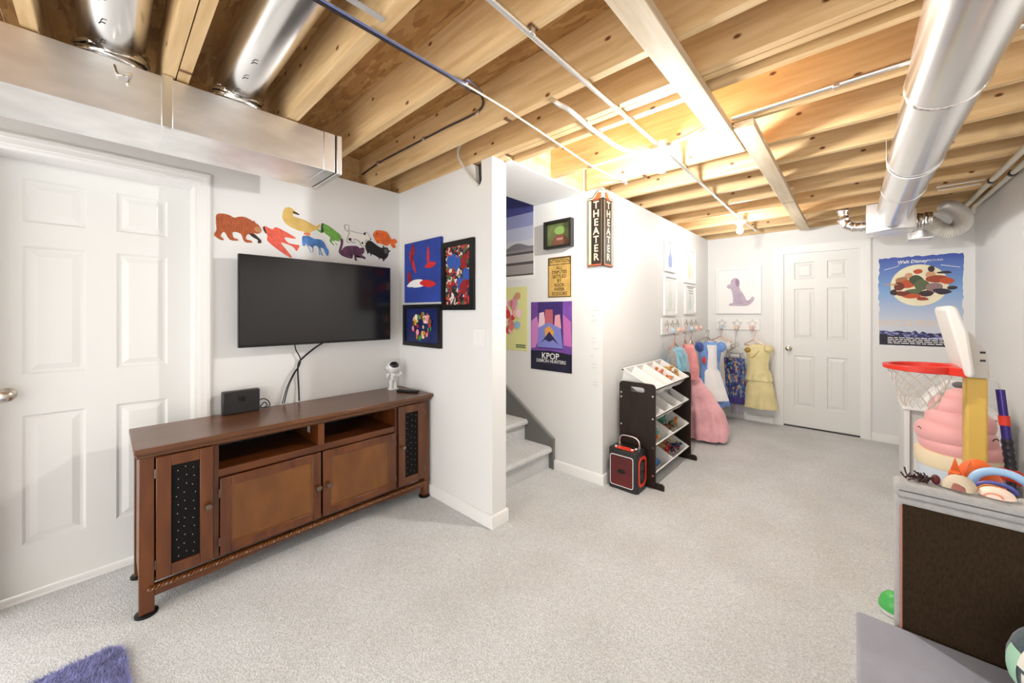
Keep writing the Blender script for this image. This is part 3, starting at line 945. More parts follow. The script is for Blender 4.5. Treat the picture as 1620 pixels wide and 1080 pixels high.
def cab_door(y0, y1, z0, z1, w, kind, ky, kz, hinge):
    frm = MB().prism(rect(y0, y0 + w, z0, z1), fr, 0.0, 0.016).prism(rect(y1 - w, y1, z0, z1), fr, 0.0, 0.016)
    frm.prism(rect(y0 + w, y1 - w, z0, z0 + w), fr, 0.0, 0.016).prism(rect(y0 + w, y1 - w, z1 - w, z1), fr, 0.0, 0.016)
    d = frm.build('door', M_cherryZ, ts, bevel=0.0025)
    if kind == 'wood':
        MB().prism(rect(y0 + w, y1 - w, z0 + w, z1 - w), fr, 0.001, 0.009).build('door_panel', M_cherryP, d, smooth=False)
        e = 0.005
        bd = MB()
        a0, a1, b0, b1 = y0 + w, y1 - w, z0 + w, z1 - w
        bd.prism(rect(a0, a1, b0, b0 + e), fr, 0.0092, 0.013).prism(rect(a0, a1, b1 - e, b1), fr, 0.0092, 0.013)
        bd.prism(rect(a0, a0 + e, b0 + e, b1 - e), fr, 0.0092, 0.013).prism(rect(a1 - e, a1, b0 + e, b1 - e), fr, 0.0092, 0.013)
        bd.build('door_bead', M_cherryP, d, smooth=False)
    else:
        MB().prism(rect(y0 + w, y1 - w, z0 + w, z1 - w), fr, 0.001, 0.006).build('cloth_panel', M_mesh, d, smooth=False)
        stds = MB()
        rows = 11
        for r_ in range(rows):
            for c_ in range(3):
                uu = y0 + w + (y1 - y0 - 2 * w) * (0.2 + 0.3 * c_) + random.uniform(-.006, .006)
                vv = z0 + w + (z1 - z0 - 2 * w) * (r_ + 0.5 + (0.3 if c_ == 1 else 0)) / (rows + 0.3)
                stds.ell((FX + 0.0065, uu, vv), (0.0016, 0.0019, 0.0019), 6, 4)
        stds.build('studs', M_stud, d, kind='stuff')
    MB().lathe([(0.006, 0.0165), (0.006, 0.026), (0.013, 0.030), (0.0155, 0.036), (0.013, 0.042), (0.002, 0.044)], (FX, ky, kz), 'x', 16).build('knob', M_bronze, d)
    for zz in (z0 + 0.07, z1 - 0.07):
        MB().tube([(FX + 0.013, hinge, zz - 0.02), (FX + 0.013, hinge, zz + 0.02)], 0.004, 8).build('hinge', M_bronze, d)


cab_door(0.1535, 0.3535, 0.150, 0.692, 0.050, 'cloth', 0.333, 0.414, 0.151)
cab_door(0.3795, 0.8445, 0.150, 0.5255, 0.044, 'wood', 0.828, 0.33, 0.3765)
cab_door(0.8555, 1.3195, 0.150, 0.5255, 0.042, 'wood', 0.884, 0.33, 1.3225)
cab_door(1.3435, 1.5485, 0.150, 0.692, 0.051, 'cloth', 1.372, 0.415, 1.5515)
o = B(-2.40, -2.398, 0.76, 0.80, 0.61, 0.65)
tag_ = B(-2.45, -2.41, 0.8335, 0.8339, 0.61, 0.65).build('paper_sticker', mat('sticker_paper', (0.45, 0.45, 0.42), 0.7), ts, smooth=False)

# on the stand
dk = thing('console_dock', 'black game console dock standing on the media console', 'dock', (-2.66, 0.55, TZ))
B(-2.685, -2.635, 0.452, 0.632, TZ + 0.0005, TZ + 0.132).build('shell', mat('dock_plastic', (0.018, 0.017, 0.017), 0.45), dk, bevel=0.006)
fr = onX(-2.635)
M_emb = mat('dock_emblem', (0.004, 0.004, 0.004), 0.3)
MB().prism(rrect(0.526, 0.541, TZ + 0.068, TZ + 0.100, 0.006), fr, 0.0003, 0.0012, hole=rrect(0.5285, 0.5385, TZ + 0.0705, TZ + 0.0975, 0.004)).build('emblem', M_emb, dk, smooth=False)
MB().prism(rrect(0.544, 0.560, TZ + 0.068, TZ + 0.100, 0.006), fr, 0.0003, 0.0012).build('emblem', M_emb, dk, smooth=False)
flat(dk, 'emblem_dot', circ(0.5335, TZ + 0.088, 0.003), fr, M_emb, 0.0003)
cable('dock_cable', 'black cable loops behind the game console dock', [(-2.67, 0.634, 0.80), (-2.67, 0.66, 0.805), (-2.67, 0.685, 0.785), (-2.665, 0.69, 0.757), (-2.66, 0.66, 0.752), (-2.66, 0.64, 0.76), (-2.66, 0.66, 0.785), (-2.66, 0.675, 0.765), (-2.655, 0.655, 0.752)], 0.003, M_black)
an = thing('astronaut_figure', 'white toy astronaut figure standing on the media console', 'figurine', (-2.615, 1.50, TZ))
ax_, ay_ = -2.612, 1.498
MB().lathe([(0.001, 0.0005), (0.040, 0.0005), (0.040, 0.008), (0.001, 0.009)], (ax_, ay_, TZ), 'z', 24).build('stand', M_white, an)
for s_ in (-1, 1):
    MB().tube([(ax_, ay_ + s_ * 0.017, TZ + 0.008), (ax_, ay_ + s_ * 0.017, TZ + 0.03), (ax_, ay_ + s_ * 0.015, TZ + 0.07)], 0.013, 12, rfun=lambda i: (0.016, 0.013, 0.014)[i]).build('leg', M_white, an)
    MB().tube(smoothpath([(ax_, ay_ + s_ * 0.026, TZ + 0.112), (ax_ + 0.006, ay_ + s_ * 0.046, TZ + 0.098), (ax_ + 0.016, ay_ + s_ * 0.052, TZ + 0.112)], 4), 0.012, 10).build('arm', M_white, an)
    MB().ell((ax_ + 0.018, ay_ + s_ * 0.053, TZ + 0.118), (0.012, 0.012, 0.014)).build('glove', M_white, an)
    MB().ell((ax_, ay_ + s_ * 0.046, TZ + 0.168), (0.016, 0.010, 0.018)).build('earpiece', M_white, an)
MB().ell((ax_, ay_, TZ + 0.094), (0.026, 0.032, 0.036)).build('torso', M_white, an)
MB().ell((ax_, ay_, TZ + 0.170), (0.043, 0.047, 0.046), 20, 14).build('helmet', M_white, an)
MB().ell((ax_ + 0.010, ay_, TZ + 0.182), (0.036, 0.040, 0.032), 18, 12).build('visor', mat('visor_glass', (0.01, 0.01, 0.012), 0.08), an)
B(ax_ + 0.022, ax_ + 0.030, ay_ - 0.013, ay_ + 0.013, TZ + 0.088, TZ + 0.106).build('chest_pack', mat('pale_grey_plastic', (0.6, 0.6, 0.62), 0.4), an, bevel=0.003)
rm = thing('remote_control', 'black remote control lying on the media console', 'remote', (-2.43, 1.52, TZ))
M4 = Matrix.Translation((-2.43, 1.515, TZ + 0.009)) @ Matrix.Rotation(math.radians(28), 4, 'Z')
MB().box(-0.085, 0.085, -0.02, 0.02, -0.008, 0.008).xf(M4).build('case', M_black, rm, bevel=0.006)
for k in range(4):
    MB().box(-0.06 + 0.03 * k, -0.045 + 0.03 * k, -0.008, 0.008, 0.0082, 0.0098).xf(M4).build('button', mat('grey_button', (0.12, 0.12, 0.12), 0.5), rm)

# ------------------------------------------------------------------ wall art
def plain(name, r, g, b, rough=0.6, **k):
    return mat(name, srgb(r, g, b), rough, **k)


P_white = plain('print_white', 240, 240, 238)
P_black = plain('print_black', 18, 17, 18)
P_cream = plain('print_cream', 240, 226, 190)


def frame(parent, fr, u0, u1, v0, v1, w, d, m, d0=0.0005, name='frame'):
    mb = MB().prism(rect(u0, u1, v0, v1), fr, d0, d, hole=rect(u0 + w, u1 - w, v0 + w, v1 - w))
    return mb.build(name, m, parent, smooth=False)


# animal cut-outs above the television
fw = onX(XL)


def animal(name, label, pts, bb, Y0, Y1, Z0, Z1, m, backing, extra=()):
    mp = lambda q: (Y0 + (q[0] - bb[0]) / (bb[1] - bb[0]) * (Y1 - Y0), Z1 - (q[1] - bb[2]) / (bb[3] - bb[2]) * (Z1 - Z0))
    P = spoly([mp(p) for p in pts], 3)
    r = thing(name, label, 'wall cutout', (XL, (Y0 + Y1) / 2, Z0), 'animal cutouts above the television')
    # margin: outline pushed outward along its normals
    A = sum(P[i][0] * P[(i + 1) % len(P)][1] - P[(i + 1) % len(P)][0] * P[i][1] for i in range(len(P)))
    sg = 1 if A > 0 else -1
    Q = []
    for i in range(len(P)):
        a, b = Vector(P[i - 1]), Vector(P[(i + 1) % len(P)])
        t = (b - a)
        t = t.normalized() if t.length > 1e-9 else Vector((1, 0))
        Q.append((P[i][0] + sg * t.y * 0.0026, P[i][1] - sg * t.x * 0.0026))
    MB().prism(Q, fw, 0.0006, 0.0032).build('backing', backing, r, smooth=False)
    MB().prism(P, fw, 0.0034, 0.0040).build('print', m, r, smooth=False)
    for nm, ep, em in extra:
        MB().prism(spoly([mp(p) for p in ep], 3), fw, 0.0042, 0.0046).build(nm, em, r, smooth=False)
    return r


P_dark = plain('sticker_dark', 45, 32, 26)
animal('bear_cutout', 'brown bear paper cutout on wall above television', [(125, 270), (160, 235), (240, 222), (330, 232), (400, 258), (470, 232), (560, 222), (650, 245), (700, 268), (722, 255), (740, 285), (800, 320), (845, 395), (815, 440), (760, 455),
       (715, 450), (790, 510), (840, 560), (825, 600), (770, 595), (785, 555), (700, 510), (640, 480), (600, 500), (590, 560), (670, 575), (685, 605), (560, 605), (500, 490), (380, 480), (390, 560), (450, 575), (460, 600), (330, 600),
       (250, 495), (200, 540), (205, 575), (240, 600), (230, 620), (170, 610), (95, 555), (130, 480), (125, 380)], (90, 845, 220, 625), 0.424, 0.660, 1.753, 1.912,
       mat('sticker_brown', srgb(168, 82, 40), 0.6, var=0.35, vscale=30, stretch=(1, 6, 1)), P_white,
       [('foreleg', [(640, 470), (720, 470), (835, 550), (830, 595), (775, 590), (780, 555), (690, 515)], P_dark), ('snout', [(720, 380), (780, 340), (840, 395), (800, 435), (740, 420)], plain('sticker_tan', 190, 130, 85))])
animal('bird_cutout', 'red bird paper cutout with spread wings on wall', [(885, 460), (915, 440), (960, 455), (1030, 470), (1050, 440), (1110, 438), (1200, 470), (1300, 510), (1385, 555), (1340, 565), (1220, 562), (1205, 580), (1270, 640), (1400, 650), (1440, 660),
       (1420, 710), (1390, 745), (1340, 690), (1240, 660), (1150, 650), (1230, 740), (1310, 830), (1300, 855), (1180, 800), (1040, 715), (945, 640), (950, 570), (900, 510)], (885, 1440, 438, 855), 0.667, 0.875, 1.692, 1.875,
       mat('sticker_red', srgb(226, 92, 70), 0.6, var=0.15, vscale=40), P_white, [('beak', [(885, 460), (905, 450), (935, 540), (915, 535), (890, 490)], P_dark)])
animal('duck_cutout', 'yellow duck paper cutout topmost on the wall', [(445, 120), (455, 85), (480, 72), (505, 85), (528, 100), (500, 106), (505, 118), (560, 128), (620, 150), (643, 135), (640, 160), (600, 185), (590, 195), (588, 210), (560, 211), (560, 195), (520, 190), (470, 170), (447, 145)],
       (445, 643, 72, 212), 0.775, 1.003, 1.852, 2.021, mat('sticker_yellow', srgb(214, 178, 98), 0.6, var=0.15, vscale=14), P_white,
       [('bill', [(500, 90), (530, 100), (526, 106), (500, 100)], P_dark), ('feet', [(558, 198), (588, 197), (586, 209), (558, 209)], plain('sticker_coral', 222, 120, 92))])
animal('frog_cutout', 'green frog paper cutout leaping on wall', [(370, 250), (410, 255), (470, 270), (560, 320), (640, 370), (655, 420), (620, 465), (560, 460), (550, 480), (600, 515), (590, 522), (535, 470), (510, 480), (550, 525), (535, 530), (480, 480), (490, 430), (420, 385), (395, 370), (360, 385), (305, 352), (312, 343), (360, 345), (355, 300)],
       (305, 655, 250, 540), 0.986, 1.149, 1.805, 1.9516, mat('sticker_green', srgb(112, 168, 74), 0.6, var=0.2, vscale=40), P_white,
       [('leg', [(372, 252), (405, 258), (380, 275), (395, 345), (385, 372), (362, 380), (358, 310)], plain('sticker_darkgreen', 44, 66, 34))])
animal('dog_cutout', 'white dog paper cutout with black outline on wall', [(735, 290), (790, 288), (782, 320), (780, 350), (800, 362), (990, 375), (1010, 350), (1050, 348), (1070, 380), (1105, 420), (1085, 455), (1040, 450), (1020, 460), (1015, 500), (1025, 530), (970, 545), (945, 500), (920, 475), (860, 460), (850, 490), (875, 515), (845, 515), (815, 490), (800, 520), (765, 515), (780, 440), (795, 410), (790, 375), (745, 350)],
       (735, 1105, 285, 548), 1.176, 1.373, 1.833, 1.969, plain('sticker_white', 236, 232, 224), P_black, [('ear', [(1000, 355), (1030, 350), (1020, 385), (1000, 380)], P_black), ('nose', [(1085, 430), (1103, 422), (1100, 445)], P_black),
       ('spot', [(785, 465), (820, 462), (822, 485), (790, 500)], P_black), ('spot', [(965, 495), (985, 490), (990, 520), (970, 520)], P_black)])
animal('fish_cutout', 'orange fish paper cutout with fan tail on wall', [(1160, 420), (1200, 365), (1290, 355), (1340, 360), (1370, 385), (1415, 450), (1460, 437), (1495, 460), (1480, 495), (1450, 500), (1478, 540), (1450, 560), (1410, 525), (1400, 490), (1370, 530), (1330, 540), (1250, 520), (1215, 525), (1180, 470), (1165, 440)],
       (1160, 1495, 355, 560), 1.393, 1.592, 1.852, 1.971, mat('sticker_orange', srgb(228, 104, 40), 0.6, var=0.2, vscale=30), plain('sticker_orange_edge', 205, 120, 70), [('eye', circ(1205, 400, 9, 9, 8), P_dark)])
animal('horse_cutout', 'blue horse paper cutout grazing on wall', [(75, 470), (95, 440), (130, 440), (180, 437), (250, 460), (340, 460), (400, 490), (440, 560), (475, 610), (460, 690), (420, 650), (390, 590), (350, 580), (360, 640), (385, 685), (362, 680), (337, 610), (325, 570), (325, 620), (345, 680), (325, 675), (305, 570), (245, 570), (240, 640), (225, 660), (225, 600), (165, 570), (195, 640), (215, 665), (190, 650), (150, 570), (130, 540), (110, 580), (80, 570)],
       (75, 475, 437, 690), 0.891, 1.062, 1.728, 1.849, mat('sticker_blue', srgb(74, 124, 190), 0.6, var=0.35, vscale=22), P_white)
animal('cat_cutout', 'purple cat paper cutout with raised tail on wall', [(665, 490), (690, 500), (690, 560), (668, 650), (690, 680), (690, 640), (740, 590), (850, 570), (900, 570), (935, 590), (990, 575), (995, 640), (960, 680), (1010, 710), (1015, 730), (985, 725), (900, 690), (885, 690), (880, 740), (895, 765), (865, 760), (855, 690), (790, 700), (820, 715), (815, 745), (700, 725), (650, 690), (645, 650), (670, 560)],
       (645, 1015, 490, 768), 1.136, 1.328, 1.720, 1.864, mat('sticker_purple', srgb(92, 52, 82), 0.6, var=0.4, vscale=26), plain('sticker_purple_edge', 70, 50, 60))
animal('sheep_cutout', 'black sheep paper cutout with thin legs on wall', [(1045, 570), (1070, 525), (1110, 513), (1160, 540), (1230, 580), (1285, 590), (1290, 555), (1312, 580), (1350, 575), (1375, 615), (1400, 610), (1370, 640), (1355, 700), (1310, 750), (1295, 775), (1285, 745), (1245, 735), (1235, 755), (1225, 730), (1130, 690), (1118, 720), (1110, 685), (1082, 675), (1075, 700), (1065, 670), (1045, 620)],
       (1045, 1400, 513, 778), 1.333, 1.537, 1.736, 1.8785, P_black, plain('sticker_grey_edge', 60, 56, 54), [('face', [(1305, 600), (1345, 590), (1355, 640), (1330, 668), (1305, 640)], plain('sticker_grey', 92, 88, 88))])

# pictures on the partition --------------------------------------------------
fp_ = onY(YP)
cv = thing('canvas_print', 'blue stretched canvas with abstract red and white shapes beside television corner', 'picture', (-2.37, YP, 1.41))
MB().prism(rect(-2.607, -2.138, 1.410, 1.870), fp_, 0.0006, 0.024).build('canvas', mat('canvas_blue', srgb(38, 62, 150), 0.75, var=0.18, vscale=9), cv, bevel=0.003)
P_red = plain('print_red', 206, 38, 36)
P_redd = plain('print_dark_red', 140, 22, 26)
ra = random.Random(21)
for k in range(9):
    u, v, a = ra.uniform(-2.53, -2.22), ra.uniform(1.48, 1.80), ra.uniform(0, 3.14)
    L_, W_ = ra.uniform(0.05, 0.11), ra.uniform(0.012, 0.032)
    pts = [(u + L_ * x * math.cos(a) - W_ * y * math.sin(a), v + L_ * x * math.sin(a) + W_ * y * math.cos(a)) for x, y in ((-1, 0), (-0.3, 1), (0.5, 0.8), (1, 0.1), (0.4, -0.9), (-0.5, -0.7))]
    MB().prism(spoly(pts, 3), fp_, 0.0243 + 0.0004 * k, 0.0246 + 0.0004 * k).build('brush_mark', (P_red, P_red, P_redd, P_white)[k % 4], cv, smooth=False)

tf = thing('framed_picture', 'tall black framed picture with red mosaic and blue patches beside blue canvas', 'picture', (-1.965, YP, 1.35))
frame(tf, fp_, -2.132, -1.800, 1.350, 1.818, 0.036, 0.022, M_black)
MB().prism(rect(-2.096, -1.836, 1.386, 1.782), fp_, 0.001, 0.010).build('print', speckle('mosaic_red', [srgb(170, 26, 30), srgb(20, 18, 22), srgb(196, 60, 50), srgb(224, 214, 200), srgb(28, 40, 70), srgb(150, 20, 26), srgb(62, 104, 62), srgb(30, 20, 22)], 46), tf, smooth=False)
for k in range(7):
    u, v = random.uniform(-2.06, -1.87), random.uniform(1.46, 1.70)
    flat(tf, 'colour_field', spoly([(u + random.uniform(.03, .055) * math.cos(t * 1.047), v + random.uniform(.03, .06) * math.sin(t * 1.047)) for t in range(6)], 3), fp_, (plain('print_blue', 44, 84, 168), plain('print_blue', 44, 84, 168), P_redd)[k % 3], 0.0102 + 0.0003 * k)

lf = thing('framed_picture', 'wide black framed picture, dark blue with many coloured blots, under blue canvas', 'picture', (-2.39, YP, 1.078))
frame(lf, fp_, -2.634, -2.147, 1.078, 1.394, 0.030, 0.022, M_black)
MB().prism(rect(-2.604, -2.177, 1.108, 1.364), fp_, 0.001, 0.010).build('print', mat('print_navy', srgb(22, 34, 92), 0.4, var=0.25, vscale=6), lf, smooth=False)
bl = [srgb(196, 130, 60), srgb(226, 196, 130), srgb(200, 48, 44), srgb(60, 150, 74), srgb(232, 150, 170), srgb(120, 74, 44), srgb(240, 232, 220), srgb(216, 168, 48)]
for k in range(46):
    a, rr = random.uniform(0, 6.28), math.sqrt(random.random())
    u, v = -2.385 + 0.135 * rr * math.cos(a), 1.235 + 0.10 * rr * math.sin(a)
    flat(lf, 'blot', circ(u, v, random.uniform(0.008, 0.022), random.uniform(0.010, 0.026), 9), fp_, mat('blot_%d' % (k % 8), bl[k % 8], 0.5), 0.0102 + 0.00025 * k, 0.0002)
sw = thing('light_switch', 'white double rocker light switch plate on the partition', 'switch', (-1.76, YP, 1.118))
MB().prism(rrect(-1.816, -1.704, 1.118, 1.232, 0.005), fp_, 0.0005, 0.006).build('plate', M_trim, sw, bevel=0.002)
for u in (-1.783, -1.737):
    MB().prism(rect(u - 0.016, u + 0.016, 1.143, 1.207), fp_, 0.0062, 0.0095).build('rocker', M_white, sw, bevel=0.0015)

# things on the stair wall ---------------------------------------------------
fs_ = onY(YS)
bp_ = thing('poster', 'large misty purple grey landscape poster above the stairs', 'poster', (-2.45, YS, 1.64))
MB().prism(rect(-2.80, -2.105, 1.64, 2.62), fs_, 0.0005, 0.0015).build('sheet', P_white, bp_, smooth=False)
for z0, z1, c in ((2.24, 2.61, (74, 76, 140)), (2.12, 2.24, (150, 154, 196)), (2.0, 2.12, (186, 190, 214)), (1.94, 2.0, (200, 202, 210)), (1.89, 1.94, (138, 134, 140)), (1.87, 1.89, (76, 72, 74)), (1.80, 1.87, (176, 170, 168)), (1.775, 1.80, (84, 80, 80)), (1.69, 1.775, (158, 152, 150)), (1.675, 1.69, (90, 84, 80))):
    flat(bp_, 'print_band', rect(-2.79, -2.118, z0, z1), fs_, plain('band_%d_%d_%d' % c, *c), 0.0017)
MB().prism(spoly([(-2.45, 1.93), (-2.38, 1.965), (-2.30, 1.975), (-2.22, 1.955), (-2.14, 1.93), (-2.14, 1.915), (-2.45, 1.915)], 3), fs_, 0.0025, 0.0028).build('hill_print', plain('hill', 122, 118, 126), bp_, smooth=False)
yp = thing('poster', 'pale yellow poster with clustered pink and red blots on stair wall', 'poster', (-2.39, YS, 0.98))
MB().prism(rect(-2.60, -2.190, 0.980, 1.573), fs_, 0.0005, 0.0014).build('sheet', plain('pale_yellow_paper', 226, 226, 156), yp, smooth=False)
cl = [(226, 150, 170), (212, 60, 54), (240, 196, 180), (196, 128, 96), (250, 214, 220), (150, 190, 214), (230, 120, 120)]
for k in range(26):
    u, v = random.uniform(-2.50, -2.27), random.uniform(1.12, 1.46)
    flat(yp, 'blot', circ(u, v, random.uniform(0.02, 0.045), random.uniform(0.025, 0.05), 10), fs_, plain('yblot%d' % (k % 7), *cl[k % 7]), 0.0016 + 0.0002 * k, 0.00015)
flat(yp, 'emblem', circ(-2.30, 1.49, 0.035, 0.035, 6), fs_, plain('emblem_tan', 206, 150, 120), 0.0075)
for k in range(2):
    flat(yp, 'caption_line', rect(-2.33, -2.21, 1.01 + 0.018 * k, 1.02 + 0.018 * k), fs_, plain('caption_green', 70, 96, 60), 0.0017)
kp = thing('poster', 'purple and pink poster with white lettering on stair wall', 'poster', (-1.93, YS, 0.83))
MB().prism(rect(-2.146, -1.709, 0.830, 1.428), fs_, 0.0005, 0.0014).build('sheet', mat('poster_purple', srgb(118, 72, 158), 0.35, var=0.35, vscale=5), kp, smooth=False)
for pts, c, d_ in (([(-2.066, 1.428), (-1.80, 1.428), (-1.80, 1.02), (-2.066, 1.02)], (60, 40, 110), 0.0016), ([(-2.14, 1.26), (-2.08, 1.30), (-2.03, 1.14), (-2.10, 1.02), (-2.14, 1.02)], (206, 130, 196), 0.0018),
                   ([(-1.80, 1.32), (-1.72, 1.26), (-1.712, 1.05), (-1.79, 1.06)], (196, 110, 180), 0.0018), ([(-2.05, 1.33), (-2.0, 1.34), (-1.98, 1.22), (-2.06, 1.20)], (232, 200, 214), 0.0020),
                   ([(-1.985, 1.36), (-1.905, 1.36), (-1.90, 1.22), (-1.99, 1.22)], (188, 96, 110), 0.0022), ([(-1.88, 1.31), (-1.83, 1.32), (-1.815, 1.20), (-1.89, 1.20)], (222, 160, 170), 0.0020),
                   ([(-2.06, 1.20), (-1.95, 1.25), (-1.82, 1.20), (-1.80, 1.03), (-2.07, 1.03)], (126, 132, 206), 0.0024), ([(-1.99, 1.19), (-1.94, 1.22), (-1.89, 1.17), (-1.91, 1.10), (-1.98, 1.10)], (222, 160, 70), 0.0026),
                   ([(-2.04, 1.06), (-1.94, 1.17), (-1.84, 1.06), (-1.90, 1.10), (-1.94, 1.08), (-1.99, 1.10)], (40, 36, 80), 0.0028)):
    flat(kp, 'colour_field', pts, fs_, plain('kp_%d_%d_%d' % c, *c), d_, 0.00015)
MB().prism([(-2.146, 0.830), (-1.709, 0.830), (-1.709, 0.985), (-1.93, 1.005), (-2.146, 0.995)], fs_, 0.0030, 0.0032).build('dark_band', mat('kp_band', srgb(20, 18, 46), 0.4, var=0.5, vscale=12), kp, smooth=False)
lettering(kp, 'title_lettering', 'KPOP', fs_, -1.93, 0.955, 0.075, P_white, 0.0036, 1.0, bold=0.012)
lettering(kp, 'title_lettering', 'DEMON HUNTERS', fs_, -1.925, 0.912, 0.040, P_white, 0.0036, 0.95, bold=0.008)
at = thing('warning_sign', 'yellow rusty tin warning sign with black lettering on stair wall', 'sign', (-1.835, YS, 1.462))
MB().prism(rect(-1.953, -1.715, 1.463, 1.806), fs_, 0.0005, 0.003).build('plate', mat('sign_yellow', srgb(206, 168, 92), 0.5, var=0.16, vscale=16), at, bevel=0.001)
frame(at, fs_, -1.950, -1.718, 1.466, 1.803, 0.006, 0.0035, P_black, 0.0031, 'border')
MB().prism(rect(-1.943, -1.725, 1.739, 1.796), fs_, 0.0031, 0.0035, hole=rect(-1.938, -1.730, 1.744, 1.791)).build('heading_border', P_black, at, smooth=False)
lettering(at, 'lettering', 'ATTENTION', fs_, -1.834, 1.768, 0.042, P_black, 0.0038, 0.86, bold=0.008)
for k, t in enumerate(('ALL', 'DISPUTES', 'SETTLED', 'BY', 'ROCK', 'PAPER', 'SCISSORS')):
    lettering(at, 'lettering', t, fs_, -1.834, 1.712 - 0.0365 * k, 0.040, P_black, 0.0038, 0.92, bold=0.008)
yo = thing('shadow_box', 'deep black shadow box frame with green and brown picture on stair wall', 'picture', (-1.825, YS, 1.875))
frame(yo, fs_, -1.968, -1.690, 1.876, 2.108, 0.020, 0.050, mat('black_wood', (0.014, 0.013, 0.012), 0.4))
MB().prism(rect(-1.948, -1.710, 1.896, 2.088), fs_, 0.001, 0.018).build('print', mat('print_olive', srgb(104, 116, 70), 0.5, var=0.4, vscale=9), yo, smooth=False)
flat(yo, 'colour_field', spoly([(-1.90, 1.90), (-1.87, 1.98), (-1.82, 2.0), (-1.76, 1.97), (-1.73, 1.90)], 3), fs_, plain('print_brown', 118, 78, 58), 0.0182)
flat(yo, 'colour_field', circ(-1.82, 2.025, 0.055, 0.035), fs_, plain('print_leaf', 132, 168, 92), 0.0190)
flat(yo, 'colour_field', rect(-1.85, -1.79, 1.945, 1.962), fs_, plain('print_rose', 176, 130, 120), 0.0195)
hm = MB()
for k, z in enumerate((1.352, 1.31, 1.275, 1.262, 1.13, 1.10, 1.05, 0.99, 0.93, 0.90, 0.79, 0.765)):
    u = -1.535 + random.uniform(0, 0.02)
    pts = [(u + 0.009 * j, YS - 0.0012, z + random.uniform(-.004, .004)) for j in range(random.randint(4, 8))]
    hm.tube(pts, 0.0008, 4)
tag(hm.build('height_marks', plain('pencil', 150, 146, 142)), 'faint pencil height marks on the stair wall corner', 'pencil marks')

# theater corner sign -------------------------------------------------------
th_ = thing('theater_sign', 'vertical dark corner sign reading theater with red scroll top', 'sign', (XS, YS, 1.69))
M_sd = plain('sign_dark', 44, 34, 26, 0.45)
M_sc = plain('sign_cream', 236, 224, 180, 0.5)
M_so = plain('sign_orange_red', 206, 92, 54, 0.5)
for fr, a, b, e in ((onY(YS), -1.548, -1.416, 'front'), (onX(XS), 2.586, 2.742, 'side')):
    zt, zb = 2.215, 1.700
    MB().prism(rect(a, b, zb, zt), fr, 0.0006, 0.012).build('panel', M_sc, th_, smooth=False)
    MB().prism(rect(a + 0.026, b - 0.020, zb + 0.012, zt), fr, 0.0122, 0.0135).build('dark_field', M_sd, th_, smooth=False)
    frame(th_, fr, a - 0.004, b + 0.003, zb - 0.004, zt + 0.004, 0.005, 0.0145, M_sd, 0.0006, 'edge')
    mid = (a + b) / 2 + 0.003
    MB().prism(rect(a, b, zb - 0.002, zb + 0.012), fr, 0.0124, 0.014).build('foot_band', M_so, th_, smooth=False)
    c0 = b if e == 'front' else a
    c1 = a if e == 'front' else b
    s_ = lambda t: c1 + (c0 - c1) * t
    MB().prism(spoly([(s_(0.0), zt), (s_(0.02), zt + 0.018), (s_(0.25), zt + 0.018), (s_(0.5), zt + 0.050), (s_(0.75), zt + 0.075), (s_(0.97), zt + 0.070), (s_(1.0), zt), (s_(0.5), zt - 0.01)], 4), fr, 0.0006, 0.012).build('crest', M_sc, th_, smooth=False)
    MB().prism(spoly([(s_(0.25), zt - 0.002), (s_(0.45), zt + 0.020), (s_(0.62), zt + 0.050), (s_(0.80), zt + 0.045), (s_(0.78), zt)], 4), fr, 0.0122, 0.0138).build('scroll', M_so, th_, smooth=False)
    path = [fr(s_(t), zt + z, 0.0125) for t, z in ((0.0, 0.008), (0.10, 0.022), (0.28, 0.018), (0.5, 0.048), (0.75, 0.074), (0.92, 0.062), (0.85, 0.038), (0.78, 0.05))]
    MB().tube(smoothpath(path, 5), 0.0028, 6).build('scroll_line', M_sd, th_)
    dots = MB()
    for k in range(38):
        z = zb + 0.018 + k * (zt - zb - 0.02) / 38
        for u in (a + 0.012, b - 0.009):
            q = fr(u, z, 0.013)
            dots.ell(q, (0.0028, 0.0028, 0.0028), 6, 4)
    dots.build('bead_row', plain('sign_bead', 180, 150, 90), th_, kind='stuff')
    for k, ch in enumerate('THEATER'):
        lettering(th_, 'letter', ch, fr, mid, zt - 0.045 - k * 0.0675, 0.078, M_sc, 0.0142, 1.0 if e == 'front' else 1.15, bold=0.014)

